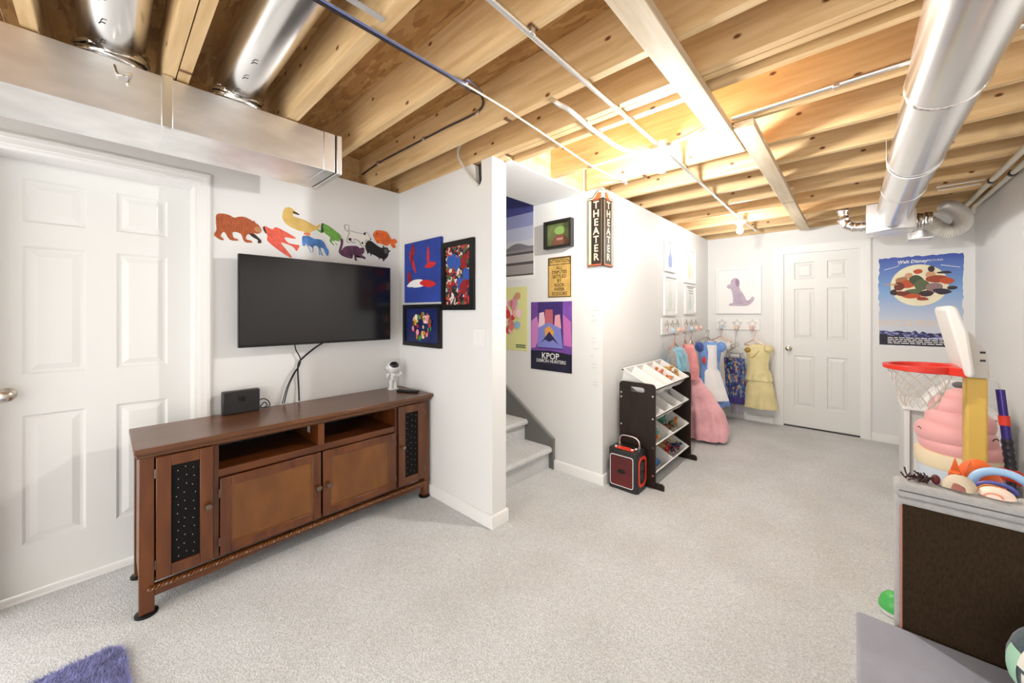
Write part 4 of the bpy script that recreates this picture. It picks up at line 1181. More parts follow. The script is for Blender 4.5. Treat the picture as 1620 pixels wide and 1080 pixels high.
# frames and rails in the dressing corner --------------------------------------
M_fr = mat('white_frame', (0.86, 0.86, 0.85), 0.4)
fsd = onX(XS)
for lab, u0, u1, v0, v1, art in (('small white framed print of a blue bottle shape, upper, on side wall', 3.876, 4.168, 1.762, 2.084, 'blue'), ('white framed print of a cream shape in upper row on side wall', 4.458, 4.850, 1.680, 2.076, 'cream'),
                                 ('white framed print of a pale green shape in lower row on side wall', 3.842, 4.208, 1.305, 1.722, 'green'), ('white framed print with dark lines and mint shape on side wall', 4.478, 4.850, 1.318, 1.662, 'mint')):
    f_ = thing('framed_print', lab, 'picture', (XS, (u0 + u1) / 2, v0), 'white framed prints on the side wall')
    frame(f_, fsd, u0, u1, v0, v1, 0.020, 0.022, M_fr)
    MB().prism(rect(u0 + 0.02, u1 - 0.02, v0 + 0.02, v1 - 0.02), fsd, 0.001, 0.008).build('mat_board', P_white, f_, smooth=False)
    c = {'blue': (150, 166, 206), 'cream': (240, 226, 196), 'green': (224, 232, 222), 'mint': (214, 228, 222)}[art]
    um, vm, hh = (u0 + u1) / 2, (v0 + v1) / 2, (v1 - v0) * 0.33
    flat(f_, 'print_shape', spoly([(um - 0.04, vm - hh), (um + 0.04, vm - hh), (um + 0.055, vm - hh * 0.2), (um + 0.02, vm + hh * 0.3), (um + 0.008, vm + hh), (um - 0.008, vm + hh), (um - 0.02, vm + hh * 0.3), (um - 0.055, vm - hh * 0.2)], 3), fsd, plain('art_' + art, *c), 0.0082)
    if art == 'mint':
        for k in range(3):
            flat(f_, 'text_line', rect(um - 0.08 + 0.02 * k, um + 0.10, v1 - 0.045 - 0.028 * k, v1 - 0.038 - 0.028 * k), fsd, plain('art_line', 120, 116, 118), 0.0082)
    if art in ('blue', 'green'):
        frame(f_, fsd, u0 + 0.055, u1 - 0.055, v0 + 0.05, v1 - 0.05, 0.003, 0.0090, plain('art_border', 205, 205, 212), 0.0082, 'inner_border')
fbk = onY(YB)
dp = thing('framed_print', 'large white framed print of lilac sitting animal silhouette on back wall', 'picture', (-1.075, YB, 1.32))
frame(dp, fbk, -1.325, -0.828, 1.322, 1.906, 0.026, 0.024, M_fr)
MB().prism(rect(-1.299, -0.854, 1.348, 1.880), fbk, 0.001, 0.008).build('mat_board', P_white, dp, smooth=False)
M_lil = mat('art_lilac', srgb(188, 172, 190), 0.6, var=0.12, vscale=30)
flat(dp, 'print_shape', spoly([(-1.175, 1.425), (-1.17, 1.452), (-1.135, 1.465), (-1.14, 1.56), (-1.155, 1.63), (-1.185, 1.645), (-1.205, 1.665), (-1.195, 1.69), (-1.165, 1.70), (-1.155, 1.745), (-1.12, 1.775), (-1.08, 1.765), (-1.06, 1.72), (-1.065, 1.66), (-1.04, 1.60), (-1.005, 1.54), (-0.985, 1.49),
      (-0.955, 1.495), (-0.93, 1.53), (-0.905, 1.525), (-0.91, 1.485), (-0.945, 1.44), (-0.985, 1.42), (-1.08, 1.42)], 3), fbk, M_lil, 0.0082)
flat(dp, 'ear_print', spoly([(-1.105, 1.755), (-1.075, 1.75), (-1.065, 1.69), (-1.085, 1.66), (-1.105, 1.70)], 3), fbk, plain('art_text', 150, 132, 156), 0.0089)
for k in range(7):
    flat(dp, 'text_line', rect(-1.115, -1.02 - 0.007 * k, 1.45 + 0.024 * k, 1.454 + 0.024 * k), fbk, plain('art_text', 150, 132, 156), 0.0089)

M_star = mat('star_wire', (0.42, 0.38, 0.34), 0.35, 0.8)
M_rose = mat('rose_gold_wire', srgb(196, 136, 112), 0.3, 0.8)
PASTEL = [plain('pastel_pink', 232, 196, 190), plain('pastel_blue', 182, 208, 224), plain('pastel_peach', 236, 208, 184)]


def rail(label, fr, u0, u1, v0, v1, us):
    c = fr((u0 + u1) / 2, v0, 0)
    r = thing('hook_rail', label, 'hook rail', c, 'white star hook rails')
    MB().prism(rect(u0, u1, v0, v1), fr, 0.0005, 0.016).build('board', M_trim, r, bevel=0.003)
    for k, u in enumerate(us):
        vm = (v0 + v1) / 2 + 0.008
        pts = []
        for q in range(10):
            a = math.pi / 2 + q * math.pi / 5
            rr = 0.056 if q % 2 == 0 else 0.025
            pts.append(fr(u + rr * math.cos(a), vm + rr * math.sin(a), 0.022))
        st_ = MB().tube(pts, 0.0028, 6, close=True).build('star', M_star, r)
        MB().tube(smoothpath([fr(u, vm - 0.02, 0.017), fr(u, vm - 0.035, 0.034), fr(u, vm - 0.06, 0.046), fr(u, vm - 0.068, 0.060), fr(u, vm - 0.056, 0.068)], 4), 0.005, 8).build('hook', PASTEL[k % 3], st_)
        MB().ell(fr(u, vm - 0.052, 0.075), (0.024, 0.024, 0.030), 10, 7).build('hook_ball', PASTEL[(k + 1) % 3], st_)
    return r


rail('white hook rail with three wire stars on back wall', fbk, -1.326, -0.844, 1.118, 1.258, (-1.257, -1.085, -0.921))
rail('white star hook rail under the blue bottle print on side wall', fsd, 3.772, 4.330, 1.110, 1.276, (3.90, 4.05, 4.20))
rail('white star hook rail on side wall nearer the room corner', fsd, 4.393, 4.949, 1.120, 1.268, (4.50, 4.67, 4.84))


# clothes -------------------------------------------------------------------
def loft(rings):
    mb = MB()
    n = len(rings[0])
    vs = [v for R in rings for v in R]
    fs = []
    for i in range(len(rings) - 1):
        for k in range(n):
            l = (k + 1) % n
            fs.append((i * n + k, i * n + l, (i + 1) * n + l, (i + 1) * n + k))
    fs.append(tuple(range(n)))
    return mb.add(vs, fs)


def garment(prof, cx, cy, axis, nf, amp, seed, seg=64, jag=0.0):
    """prof: (z, half width, half depth); folds grow downwards"""
    rnd = random.Random(seed)
    ph = [rnd.uniform(0, 6.28) for _ in range(4)]
    # resample the profile smoothly
    rows = []
    for i in range(len(prof) - 1):
        for k in range(5):
            t = k / 5
            t2 = t * t * (3 - 2 * t)
            rows.append(tuple(prof[i][j] + (prof[i + 1][j] - prof[i][j]) * (t if j == 0 else t2) for j in range(3)))
    rows.append(prof[-1])
    zt, zb = prof[0][0], prof[-1][0]
    R = []
    for z, w_, d_ in rows:
        g = ((zt - z) / (zt - zb)) ** 1.3
        ring = []
        for k in range(seg):
            a = 2 * math.pi * k / seg
            f = 1 + amp * g * (0.6 * math.sin(nf * a + ph[0] + 1.5 * g) + 0.4 * math.sin((nf * 2 - 3) * a + ph[1]) + 0.35 * math.sin(5 * a + ph[2] + 3 * g))
            u, v = w_ * f * math.cos(a), d_ * f * math.sin(a)
            zz = z + jag * g * math.sin(nf * a + ph[3])
            ring.append((cx + u, cy + v, zz) if axis == 'x' else (cx + v, cy + u, zz))
        R.append(ring)
    return loft(R)


def hanger(parent, cx, cy, z, wdt, axis, m, hookz):
    p = lambda u, zz: (cx + u, cy, zz) if axis == 'x' else (cx, cy + u, zz)
    MB().tube(smoothpath([p(-wdt, z - 0.055), p(-wdt * 0.5, z - 0.03), p(0, z), p(wdt * 0.5, z - 0.03), p(wdt, z - 0.055), p(wdt * 0.9, z - 0.068), p(0, z - 0.068), p(-wdt * 0.9, z - 0.068), p(-wdt, z - 0.055)], 5), 0.005, 7).build('hanger', m, parent)
    MB().tube(smoothpath([p(0, z), p(0, z + 0.03), p(0.016, hookz - 0.02), p(0.014, hookz), p(-0.004, hookz + 0.006), p(-0.014, hookz - 0.010)], 5), 0.003, 6).build('hanger_hook', m, parent)


def cloth(name, r, g, b, var=0.1, vs=14, alpha=1.0, rough=0.8):
    return mat(name, srgb(r, g, b), rough, var=var, vscale=vs, sheen=0.4, alpha=alpha, bump=0.25, bscale=40)


GZ = 1.10
g1 = thing('dress', 'white satin dress on rose gold hanger by back wall', 'dress', (-1.255, 5.29, 0.25), 'dress-up clothes on the hook rails')
hanger(g1, -1.245, 5.30, 1.035, 0.115, 'x', M_rose, GZ + 0.02)
garment([(0.985, 0.05, 0.03), (0.955, 0.115, 0.05), (0.90, 0.10, 0.055), (0.78, 0.075, 0.05), (0.70, 0.085, 0.06), (0.45, 0.115, 0.08), (0.24, 0.135, 0.09)], -1.27, 5.29, 'x', 7, 0.12, 1).build('gown', cloth('white_satin', 226, 222, 218, 0.05, rough=0.35), g1)
for s_ in (-1, 1):
    MB().ell((-1.27 + s_ * 0.11, 5.29, 0.915), (0.045, 0.05, 0.06), 14, 9).build('puff_sleeve', cloth('white_satin', 226, 222, 218), g1)
g2 = thing('skirt', 'long dark blue skirt with orange pattern on clip hanger', 'skirt', (-1.09, 5.27, 0.21), 'dress-up clothes on the hook rails')
hanger(g2, -1.085, 5.28, 0.90, 0.085, 'x', M_star, GZ + 0.02)
for s_ in (-1, 1):
    B(-1.085 + s_ * 0.06 - 0.008, -1.085 + s_ * 0.06 + 0.008, 5.27, 5.29, 0.775, 0.835).build('clip', M_chrome, g2, bevel=0.002)
for s_ in (-0.05, -0.015, 0.025):
    ring = [(-1.085 + s_ + 0.022 * math.cos(a * 0.524), 5.262, 0.93 + 0.022 * math.sin(a * 0.524) + s_ * 0.5) for a in range(12)]
    MB().tube(ring, 0.0035, 6, close=True).build('scroll_ring', M_star, g2)
garment([(0.775, 0.112, 0.022), (0.70, 0.114, 0.026), (0.45, 0.118, 0.03), (0.215, 0.121, 0.034)], -1.09, 5.27, 'x', 15, 0.10, 2).build('pleats', speckle('skirt_print', [srgb(34, 52, 110), srgb(60, 104, 156), srgb(26, 36, 84), srgb(84, 130, 172), srgb(40, 64, 128), srgb(206, 150, 84), srgb(44, 34, 96)], 55, 0.6, stretch=(1.6, 1, 0.6)), g2)
garment([(0.30, 0.123, 0.037), (0.255, 0.1235, 0.038), (0.22, 0.124, 0.039)], -1.09, 5.27, 'x', 15, 0.08, 2).build('hem_band', cloth('skirt_hem', 62, 48, 120), g2)
garment([(0.26, 0.05, 0.02), (0.16, 0.055, 0.022), (0.085, 0.058, 0.024)], -1.06, 5.28, 'x', 9, 0.12, 12).build('tulle', cloth('grey_tulle', 168, 160, 176, 0.2, 40, 0.75), g2)
g3 = thing('dress', 'yellow layered dress with puffed shoulder beside far door', 'dress', (-0.82, 5.27, 0.20), 'dress-up clothes on the hook rails')
hanger(g3, -0.88, 5.28, 1.01, 0.10, 'x', M_rose, GZ + 0.02)
M_yel = cloth('yellow_satin', 228, 214, 158, 0.08, 10, rough=0.5)
garment([(0.955, 0.07, 0.03), (0.92, 0.125, 0.05), (0.85, 0.12, 0.06), (0.74, 0.105, 0.055), (0.60, 0.105, 0.06)], -0.84, 5.27, 'x', 6, 0.08, 3).build('bodice', M_yel, g3)
garment([(0.66, 0.105, 0.062), (0.60, 0.125, 0.07), (0.53, 0.140, 0.080)], -0.83, 5.27, 'x', 8, 0.10, 4).build('peplum', M_yel, g3)
garment([(0.56, 0.115, 0.065), (0.40, 0.145, 0.085), (0.205, 0.165, 0.10)], -0.82, 5.27, 'x', 7, 0.12, 5).build('skirt', M_yel, g3)
MB().ell((-0.735, 5.26, 0.905), (0.055, 0.055, 0.05), 14, 9).build('puff_sleeve', M_yel, g3)
MB().ell((-0.935, 5.25, 0.885), (0.045, 0.04, 0.035), 12, 8).build('puff_sleeve', cloth('gold_trim', 178, 146, 66, 0.3, 30), g3)
MB().tube(smoothpath([(-0.93, 5.212, 0.86), (-0.905, 5.205, 0.80), (-0.86, 5.205, 0.83), (-0.82, 5.21, 0.89)], 5), 0.004, 6).build('necklace', mat('gold', (0.6, 0.42, 0.14), 0.3, 0.9), g3)
# side wall clothes
g4 = thing('dress', 'teal and pale blue dress with grey sleeves behind toy organizer', 'dress', (-1.30, 3.93, 0.45), 'dress-up clothes on the hook rails')
hanger(g4, -1.33, 3.88, 1.03, 0.13, 'y', M_rose, GZ + 0.02)
garment([(0.99, 0.06, 0.03), (0.965, 0.13, 0.05), (0.90, 0.15, 0.08), (0.80, 0.17, 0.09), (0.70, 0.175, 0.095), (0.60, 0.18, 0.10)], -1.29, 3.86, 'y', 9, 0.14, 6).build('gown', mat('teal_satin', srgb(122, 178, 200), 0.4, var=0.35, vscale=16, sheen=0.3, stretch=(1, 3, 0.6)), g4)
for s_ in (-1, 1):
    MB().tube(smoothpath([(-1.31, 3.87 + s_ * 0.11, 0.95), (-1.29, 3.87 + s_ * 0.15, 0.90), (-1.28, 3.87 + s_ * 0.16, 0.78)], 4), 0.035, 10).build('sleeve', cloth('grey_tulle_sleeve', 150, 146, 142, 0.25, 40), g4)
g5 = thing('dress', 'rose pink top on rose gold hanger beside teal dress', 'dress', (-1.30, 4.10, 0.60), 'dress-up clothes on the hook rails')
hanger(g5, -1.31, 4.135, 1.05, 0.05, 'y', M_rose, GZ + 0.02)
garment([(1.0, 0.02, 0.03), (0.97, 0.042, 0.06), (0.88, 0.045, 0.09), (0.76, 0.045, 0.10), (0.64, 0.048, 0.10)], -1.28, 4.135, 'y', 7, 0.12, 7).build('gown', cloth('rose_satin', 232, 150, 150, 0.12), g5)
g6 = thing('dress', 'long pink tulle gown reaching the carpet behind toy organizer', 'dress', (-1.13, 4.27, 0.02), 'dress-up clothes on the hook rails')
hanger(g6, -1.28, 4.24, 1.04, 0.08, 'y', M_rose, GZ + 0.02)
M_pink = mat('pink_tulle', srgb(243, 176, 182), 0.7, var=0.22, vscale=6, sheen=0.5)
garment([(0.99, 0.03, 0.02), (0.95, 0.05, 0.03), (0.80, 0.045, 0.035), (0.66, 0.05, 0.05)], -1.28, 4.25, 'y', 6, 0.05, 8).build('bodice', M_pink, g6)
gp = [(0.69, 0.045, 0.045, -1.28), (0.60, 0.075, 0.08, -1.255), (0.45, 0.115, 0.14, -1.20), (0.28, 0.15, 0.19, -1.16), (0.12, 0.165, 0.215, -1.145), (0.03, 0.155, 0.20, -1.145)]
sk = garment([(z, a, b) for z, a, b, c in gp], 0, 4.26, 'y', 9, 0.10, 9, 72, 0.006)


def shx(v):
    z = v[2]
    for i in range(len(gp) - 1):
        if gp[i][0] >= z >= gp[i + 1][0]:
            t = (gp[i][0] - z) / (gp[i][0] - gp[i + 1][0])
            return gp[i][3] + (gp[i + 1][3] - gp[i][3]) * t
    return gp[0][3] if z > gp[0][0] else gp[-1][3]


sk.v = [(v[0] + shx(v), v[1], v[2]) for v in sk.v]
sk.build('skirt', M_pink, g6)
g7 = thing('dress', 'blue dress with white apron and red collar on side wall rail', 'dress', (-1.23, 4.53, 0.28), 'dress-up clothes on the hook rails')
hanger(g7, -1.30, 4.52, 1.05, 0.12, 'y', M_star, GZ + 0.02)
M_blu = mat('blue_cotton', srgb(112, 152, 214), 0.7, var=0.18, vscale=12, sheen=0.3)
garment([(1.0, 0.06, 0.03), (0.97, 0.13, 0.05), (0.88, 0.125, 0.06), (0.72, 0.10, 0.06), (0.66, 0.105, 0.065), (0.45, 0.16, 0.11), (0.28, 0.19, 0.13)], -1.23, 4.53, 'y', 8, 0.12, 10).build('gown', M_blu, g7)
for s_ in (-1, 1):
    MB().ell((-1.22, 4.53 + s_ * 0.125, 0.945), (0.055, 0.05, 0.06), 14, 9).build('puff_sleeve', cloth('navy_trim', 60, 84, 150) if s_ < 0 else M_blu, g7)
ap_ = []
for z, w_ in ((0.97, 0.055), (0.85, 0.06), (0.70, 0.06), (0.66, 0.085), (0.50, 0.11), (0.36, 0.135)):
    ap_.append((z, w_))
mb = MB()
vs, fs = [], []
for i, (z, w_) in enumerate(ap_):
    bulge = 0.075 + (0.10 * max(0, (0.70 - z) / 0.34))
    for k in range(9):
        t = k / 4 - 1
        vs.append((-1.23 + bulge + 0.012 * math.sin(k * 1.9) * (0.97 - z) - 0.03 * t * t, 4.53 + w_ * t, z))
n_ = len(vs)
vs += [(x - 0.006, y, z) for x, y, z in vs]
for i in range(len(ap_) - 1):
    for k in range(8):
        a = i * 9 + k
        fs += [(a, a + 1, a + 10, a + 9), (n_ + a, n_ + a + 9, n_ + a + 10, n_ + a + 1)]
mb.add(vs, fs)
mb.build('apron', cloth('white_cotton', 240, 240, 240, 0.04), g7)
MB().ell((-1.16, 4.43, 0.80), (0.016, 0.02, 0.04), 10, 8).build('red_scarf', cloth('red_cotton', 214, 48, 44), g7)
g7.rotation_euler = (0, 0, math.radians(-48))
g7.location = (-1.21, 4.67, 0.28)
g8 = thing('dress', 'small white lace dress on rail in the room corner', 'dress', (-1.30, 5.00, 0.40), 'dress-up clothes on the hook rails')
hanger(g8, -1.31, 5.00, 1.04, 0.06, 'y', M_star, GZ + 0.02)
garment([(0.99, 0.03, 0.03), (0.96, 0.06, 0.05), (0.85, 0.06, 0.06), (0.70, 0.06, 0.07), (0.40, 0.07, 0.10)], -1.30, 5.00, 'y', 9, 0.12, 11).build('gown', cloth('white_lace', 236, 234, 232, 0.06, 40), g8)

# torn-edge film poster ---------------------------------------------------------
hp = thing('poster', 'blue movie poster with pale moon and ragged edges on back wall', 'poster', (0.48, YB, 0.99))
rg = random.Random(3)
pts = []
U0, U1, V0, V1 = 0.195, 0.758, 1.0, 1.893
for k in range(24):
    pts.append((U0 + (U1 - U0) * k / 24, V0 + rg.uniform(-.006, .006)))
for k in range(30):
    pts.append((U1 + rg.uniform(-.007, .007), V0 + (V1 - V0) * k / 30))
for k in range(24):
    pts.append((U1 - (U1 - U0) * k / 24, V1 + rg.uniform(-.006, .006)))
for k in range(30):
    pts.append((U0 + rg.uniform(-.007, .007), V1 - (V1 - V0) * k / 30))
M_sky = mat('poster_sky', srgb(110, 148, 206), 0.5)
nt = M_sky.node_tree
tc = nn(nt, 'ShaderNodeTexCoord')
sp = nn(nt, 'ShaderNodeSeparateXYZ')
rmp = nn(nt, 'ShaderNodeValToRGB')
nt.links.new(tc.outputs['Generated'], sp.inputs[0])
nt.links.new(sp.outputs[2], rmp.inputs[0])
rmp.color_ramp.elements[0].position = 0.25
rmp.color_ramp.elements[0].color = srgb(206, 210, 222) + (1,)
rmp.color_ramp.elements[1].position = 1.0
rmp.color_ramp.elements[1].color = srgb(62, 84, 172) + (1,)
e_ = rmp.color_ramp.elements.new(0.62)
e_.color = srgb(126, 166, 216) + (1,)
nt.links.new(rmp.outputs[0], nt.nodes['Principled BSDF'].inputs['Base Color'])
MB().prism([(0.477 + (u - 0.477) * 1.02, 1.446 + (v - 1.446) * 1.012) for u, v in pts], fbk, 0.0005, 0.0012).build('paper_edge', P_white, hp, smooth=False)
MB().prism(pts, fbk, 0.0013, 0.0018).build('sheet', M_sky, hp, smooth=False)
flat(hp, 'moon_print', circ(0.475, 1.605, 0.195, 0.205, 32), fbk, plain('moon', 240, 232, 200), 0.0020)
rag = [(160, 70, 44), (70, 82, 56), (176, 120, 84), (60, 44, 46), (196, 84, 46), (96, 104, 74), (52, 46, 60), (150, 120, 120), (120, 52, 40), (210, 160, 120)]
k = 0
for u, v, a, b, c in ((0.36, 1.66, .05, .04, 2), (0.41, 1.70, .03, .035, 9), (0.40, 1.62, .06, .045, 4), (0.34, 1.60, .04, .05, 8), (0.46, 1.66, .045, .06, 1), (0.47, 1.74, .03, .028, 4), (0.50, 1.60, .05, .055, 5), (0.55, 1.70, .035, .04, 9), (0.60, 1.66, .07, .035, 0),
                      (0.66, 1.64, .05, .03, 4), (0.57, 1.58, .06, .05, 7), (0.63, 1.54, .06, .035, 6), (0.69, 1.57, .04, .02, 3), (0.45, 1.54, .07, .03, 5), (0.52, 1.52, .05, .03, 3), (0.42, 1.50, .07, .022, 4), (0.50, 1.47, .05, .022, 0), (0.36, 1.53, .05, .025, 8),
                      (0.64, 1.72, .06, .012, 3), (0.29, 1.62, .05, .008, 9), (0.56, 1.76, .022, .03, 3), (0.30, 1.54, .03, .03, 3)):
    flat(hp, 'colour_field', spoly([(u + a * math.cos(t * 1.047 + k) * rg.uniform(.7, 1.2), v + b * math.sin(t * 1.047 + k) * rg.uniform(.7, 1.2)) for t in range(6)], 3), fbk, plain('rag%d' % c, *rag[c]), 0.0027 + 0.0002 * k, 0.00015)
    k += 1
for u0, v0, u1, v1 in ((0.235, 1.77, 0.33, 1.80), (0.33, 1.80, 0.36, 1.84), (0.62, 1.79, 0.74, 1.76)):
    flat(hp, 'lightning_print', [(u0, v0), (u1, v1), (u1, v1 + 0.005), (u0, v0 + 0.006)], fbk, plain('lightning', 224, 228, 236), 0.0022)
MB().prism([(0.20, 1.01), (0.755, 1.01), (0.755, 1.14)] + [(0.755 - 0.555 * k / 22, 1.14 + rg.uniform(-.018, .018)) for k in range(1, 22)] + [(0.20, 1.15)], fbk, 0.0022, 0.0025).build('town_print', speckle('town', [srgb(54, 58, 120), srgb(96, 100, 160), srgb(40, 38, 84), srgb(140, 144, 190), srgb(34, 30, 60)], 42, stretch=(1, 1, 1.6)), hp, smooth=False)
flat(hp, 'dark_band', [(0.20, 1.005), (0.755, 1.005), (0.755, 1.075), (0.48, 1.07), (0.20, 1.115)], fbk, plain('town_dark', 34, 30, 50), 0.0027)
lettering(hp, 'studio_lettering', 'Walt Disney', fbk, 0.43, 1.842, 0.045, P_white, 0.0026, 0.9, bold=0.02, shear=0.2)
lettering(hp, 'studio_lettering', 'PICTURES', fbk, 0.585, 1.842, 0.026, P_white, 0.0026, 0.9)
lettering(hp, 'title_lettering', 'HOCUS POCUS', fbk, 0.44, 1.225, 0.085, plain('title_cream', 224, 206, 180), 0.0026, 0.85, bold=0.015)
for k in range(4):
    u = 0.26
    while u < 0.72:
        w_ = rg.uniform(0.02, 0.055)
        flat(hp, 'credit_line', rect(u, min(u + w_, 0.74), 1.022 + 0.018 * k, 1.030 + 0.018 * k), fbk, P_white, 0.0030)
        u += w_ + 0.008

# ------------------------------------------------------------------ toy organizer
M_esp = mat('espresso_wood', (0.018, 0.009, 0.005), 0.45, spec=0.3, var=0.3, vscale=4, stretch=(6, 6, 1))
og = thing('toy_organizer', 'dark brown wooden toy organizer with sloping rows for bins', 'shelf', (-1.23, 3.2, 0))
OY0, OY1 = 2.79, 3.63
for y in (OY0, OY1 - 0.016):
    MB().prism(rrect(-1.385, -1.097, 0.012, 0.79, 0.03), lambda u, v, d: (u, d, v), y, y + 0.016, hole=rrect(-1.300, -1.180, 0.715, 0.755, 0.019)).build('side_panel', M_esp, og, bevel=0.0015)
    MB().prism([(-1.42, 0.0), (-1.04, 0.0), (-1.04, 0.032), (-1.055, 0.045), (-1.40, 0.045), (-1.42, 0.032)], lambda u, v, d: (u, d, v), y + 0.0165 if y == OY0 else y - 0.0225, y + 0.0385 if y == OY0 else y - 0.0005).build('foot', M_esp, og, bevel=0.003)
ROWZ = [0.752, 0.541, 0.325, 0.114]
ANG = math.radians(28)
bo = []
for r_, zf in enumerate(ROWZ):
    for s_ in (0.0025, 0.2895):
        x = -1.106 - s_ * math.cos(ANG) - 0.0135 * math.sin(ANG)
        z = zf + s_ * math.sin(ANG) - 0.0135 * math.cos(ANG)
        MB().tube([(x, OY0 + 0.0165, z), (x, OY1 - 0.0165, z)], 0.005, 10).build('dowel', M_esp, og)
        for y, e in ((OY0 - 0.002, -1), ):
            MB().lathe([(0.007, 0.0), (0.006, 0.0018), (0.001, 0.002)], (x, OY0 - 0.0022, min(z, 0.70)), 'y', 10).build('bolt', M_chrome, og)
M_bin = mat('white_bin_plastic', (0.84, 0.83, 0.80), 0.4)
NAMES = ['top', 'second', 'third', 'lowest']
ORD4 = ['first', 'second', 'third', 'fourth']


def bin_mesh(wd):
    L, D, tp, t, lip = 0.292, 0.105, 0.022, 0.003, 0.008
    h = wd / 2
    R = [(-L, 0, h + 0, 0.0), ]
    rings = [
        [(-L, -h), (0, -h), (0, h), (-L, h), 0.0],
        [(-L, -h), (0, -h), (0, h), (-L, h), -0.006],
        [(-L + lip, -h + lip), (-lip, -h + lip), (-lip, h - lip), (-L + lip, h - lip), -0.0065],
        [(-L + lip + tp, -h + lip + tp), (-lip - tp, -h + lip + tp), (-lip - tp, h - lip - tp), (-L + lip + tp, h - lip - tp), -D],
        [(-L + lip + tp + t, -h + lip + tp + t), (-lip - tp - t, -h + lip + tp + t), (-lip - tp - t, h - lip - tp - t), (-L + lip + tp + t, h - lip - tp - t), -D + t],
        [(-L + lip + t, -h + lip + t), (-lip - t, -h + lip + t), (-lip - t, h - lip - t), (-L + lip + t, h - lip - t), 0.0]]
    mb = MB()
    vs, fs = [], []
    for rg_ in rings:
        z = rg_[4]
        vs += [(x, y, z) for x, y in rg_[:4]]
    for i in range(5):
        for k in range(4):
            l = (k + 1) % 4
            fs.append((4 * i + k, 4 * i + l, 4 * i + 4 + l, 4 * i + 4 + k))
    for k in range(4):
        l = (k + 1) % 4
        fs.append((20 + k, 20 + l, l, k))
    fs.append((12, 13, 14, 15)[::-1]) if False else None
    fs.append((16, 17, 18, 19))
    fs.append((15, 14, 13, 12))
    return mb.add(vs, fs)


src = {}
BINS = {}
for r_, zf in enumerate(ROWZ):
    nb = 4 if r_ < 2 else 2
    wd = (OY1 - OY0 - 0.034) / nb
    for i in range(nb):
        y = OY0 + 0.017 + wd * (i + 0.5)
        side = ('nearest the red speaker', 'second from the red speaker', 'third from the red speaker', 'nearest the hanging gowns')[i] if nb == 4 else ('beside the red speaker', 'beside the pink gown')[i]
        if nb not in src:
            o = bin_mesh(wd - 0.004).build('storage_bin', M_bin, None, bevel=0.0015, world=False, smooth=False)
            src[nb] = o
        else:
            o = src[nb].copy()
            COL.objects.link(o)
        o.location = (-1.106, y, zf)
        o.rotation_euler = (0, ANG, 0)
        tag(o, '%s white plastic bin in %s organizer row, %s' % ('narrow' if nb == 4 else 'wide', NAMES[r_], side), 'bin', 'white storage bins on the toy organizer')
        BINS[(r_, i)] = (y, zf, wd)


def toy(kind, s, rnd):
    """small figure: animal, curled or block-like"""
    mb = MB()
    if kind == 0:
        mb.ell((0, 0, 0.5 * s), (0.55 * s, 0.28 * s, 0.28 * s), 10, 6)
        mb.ell((0.55 * s, 0, 0.80 * s), (0.22 * s, 0.17 * s, 0.18 * s), 8, 5)
        for a in (-1, 1):
            for b in (-1, 1):
                mb.tube([(a * 0.32 * s, b * 0.15 * s, 0.4 * s), (a * 0.36 * s, b * 0.17 * s, 0.0)], 0.09 * s, 6)
        mb.tube([(-0.5 * s, 0, 0.55 * s), (-0.8 * s, 0.05 * s, 0.5 * s), (-1.0 * s, 0.0, 0.62 * s)], 0.08 * s, 6, rfun=lambda i: (0.11, 0.07, 0.03)[i] * s)
    elif kind == 1:
        mb.tube(smoothpath([(-0.6 * s, 0, 0.1 * s), (-0.3 * s, 0.2 * s, 0.4 * s), (0.1 * s, -0.1 * s, 0.55 * s), (0.5 * s, 0.1 * s, 0.3 * s), (0.7 * s, 0, 0.7 * s)], 4), 0.15 * s, 8)
        mb.ell((0.72 * s, 0, 0.75 * s), (0.22 * s, 0.2 * s, 0.2 * s), 8, 6)
    else:
        mb.ell((0, 0, 0.35 * s), (0.3 * s, 0.25 * s, 0.36 * s), 10, 7)
        mb.ell((0, 0, 0.85 * s), (0.24 * s, 0.22 * s, 0.24 * s), 10, 7)
        for b in (-1, 1):
            mb.tube([(0, b * 0.22 * s, 0.55 * s), (0.12 * s, b * 0.42 * s, 0.35 * s)], 0.08 * s, 6)
            mb.ell((0.05 * s, b * 0.12 * s, 0.02 * s), (0.14 * s, 0.09 * s, 0.08 * s), 6, 4)
    return mb


TC = {'coral': (222, 130, 96), 'brown': (112, 66, 36), 'green': (58, 110, 78), 'orange': (208, 122, 52), 'teal': (76, 158, 148), 'red': (186, 48, 42), 'cream': (226, 206, 168), 'gold': (190, 146, 72), 'navy': (44, 48, 84), 'black': (32, 30, 30), 'blue': (60, 128, 204), 'grey': (140, 136, 132)}
rt = random.Random(11)


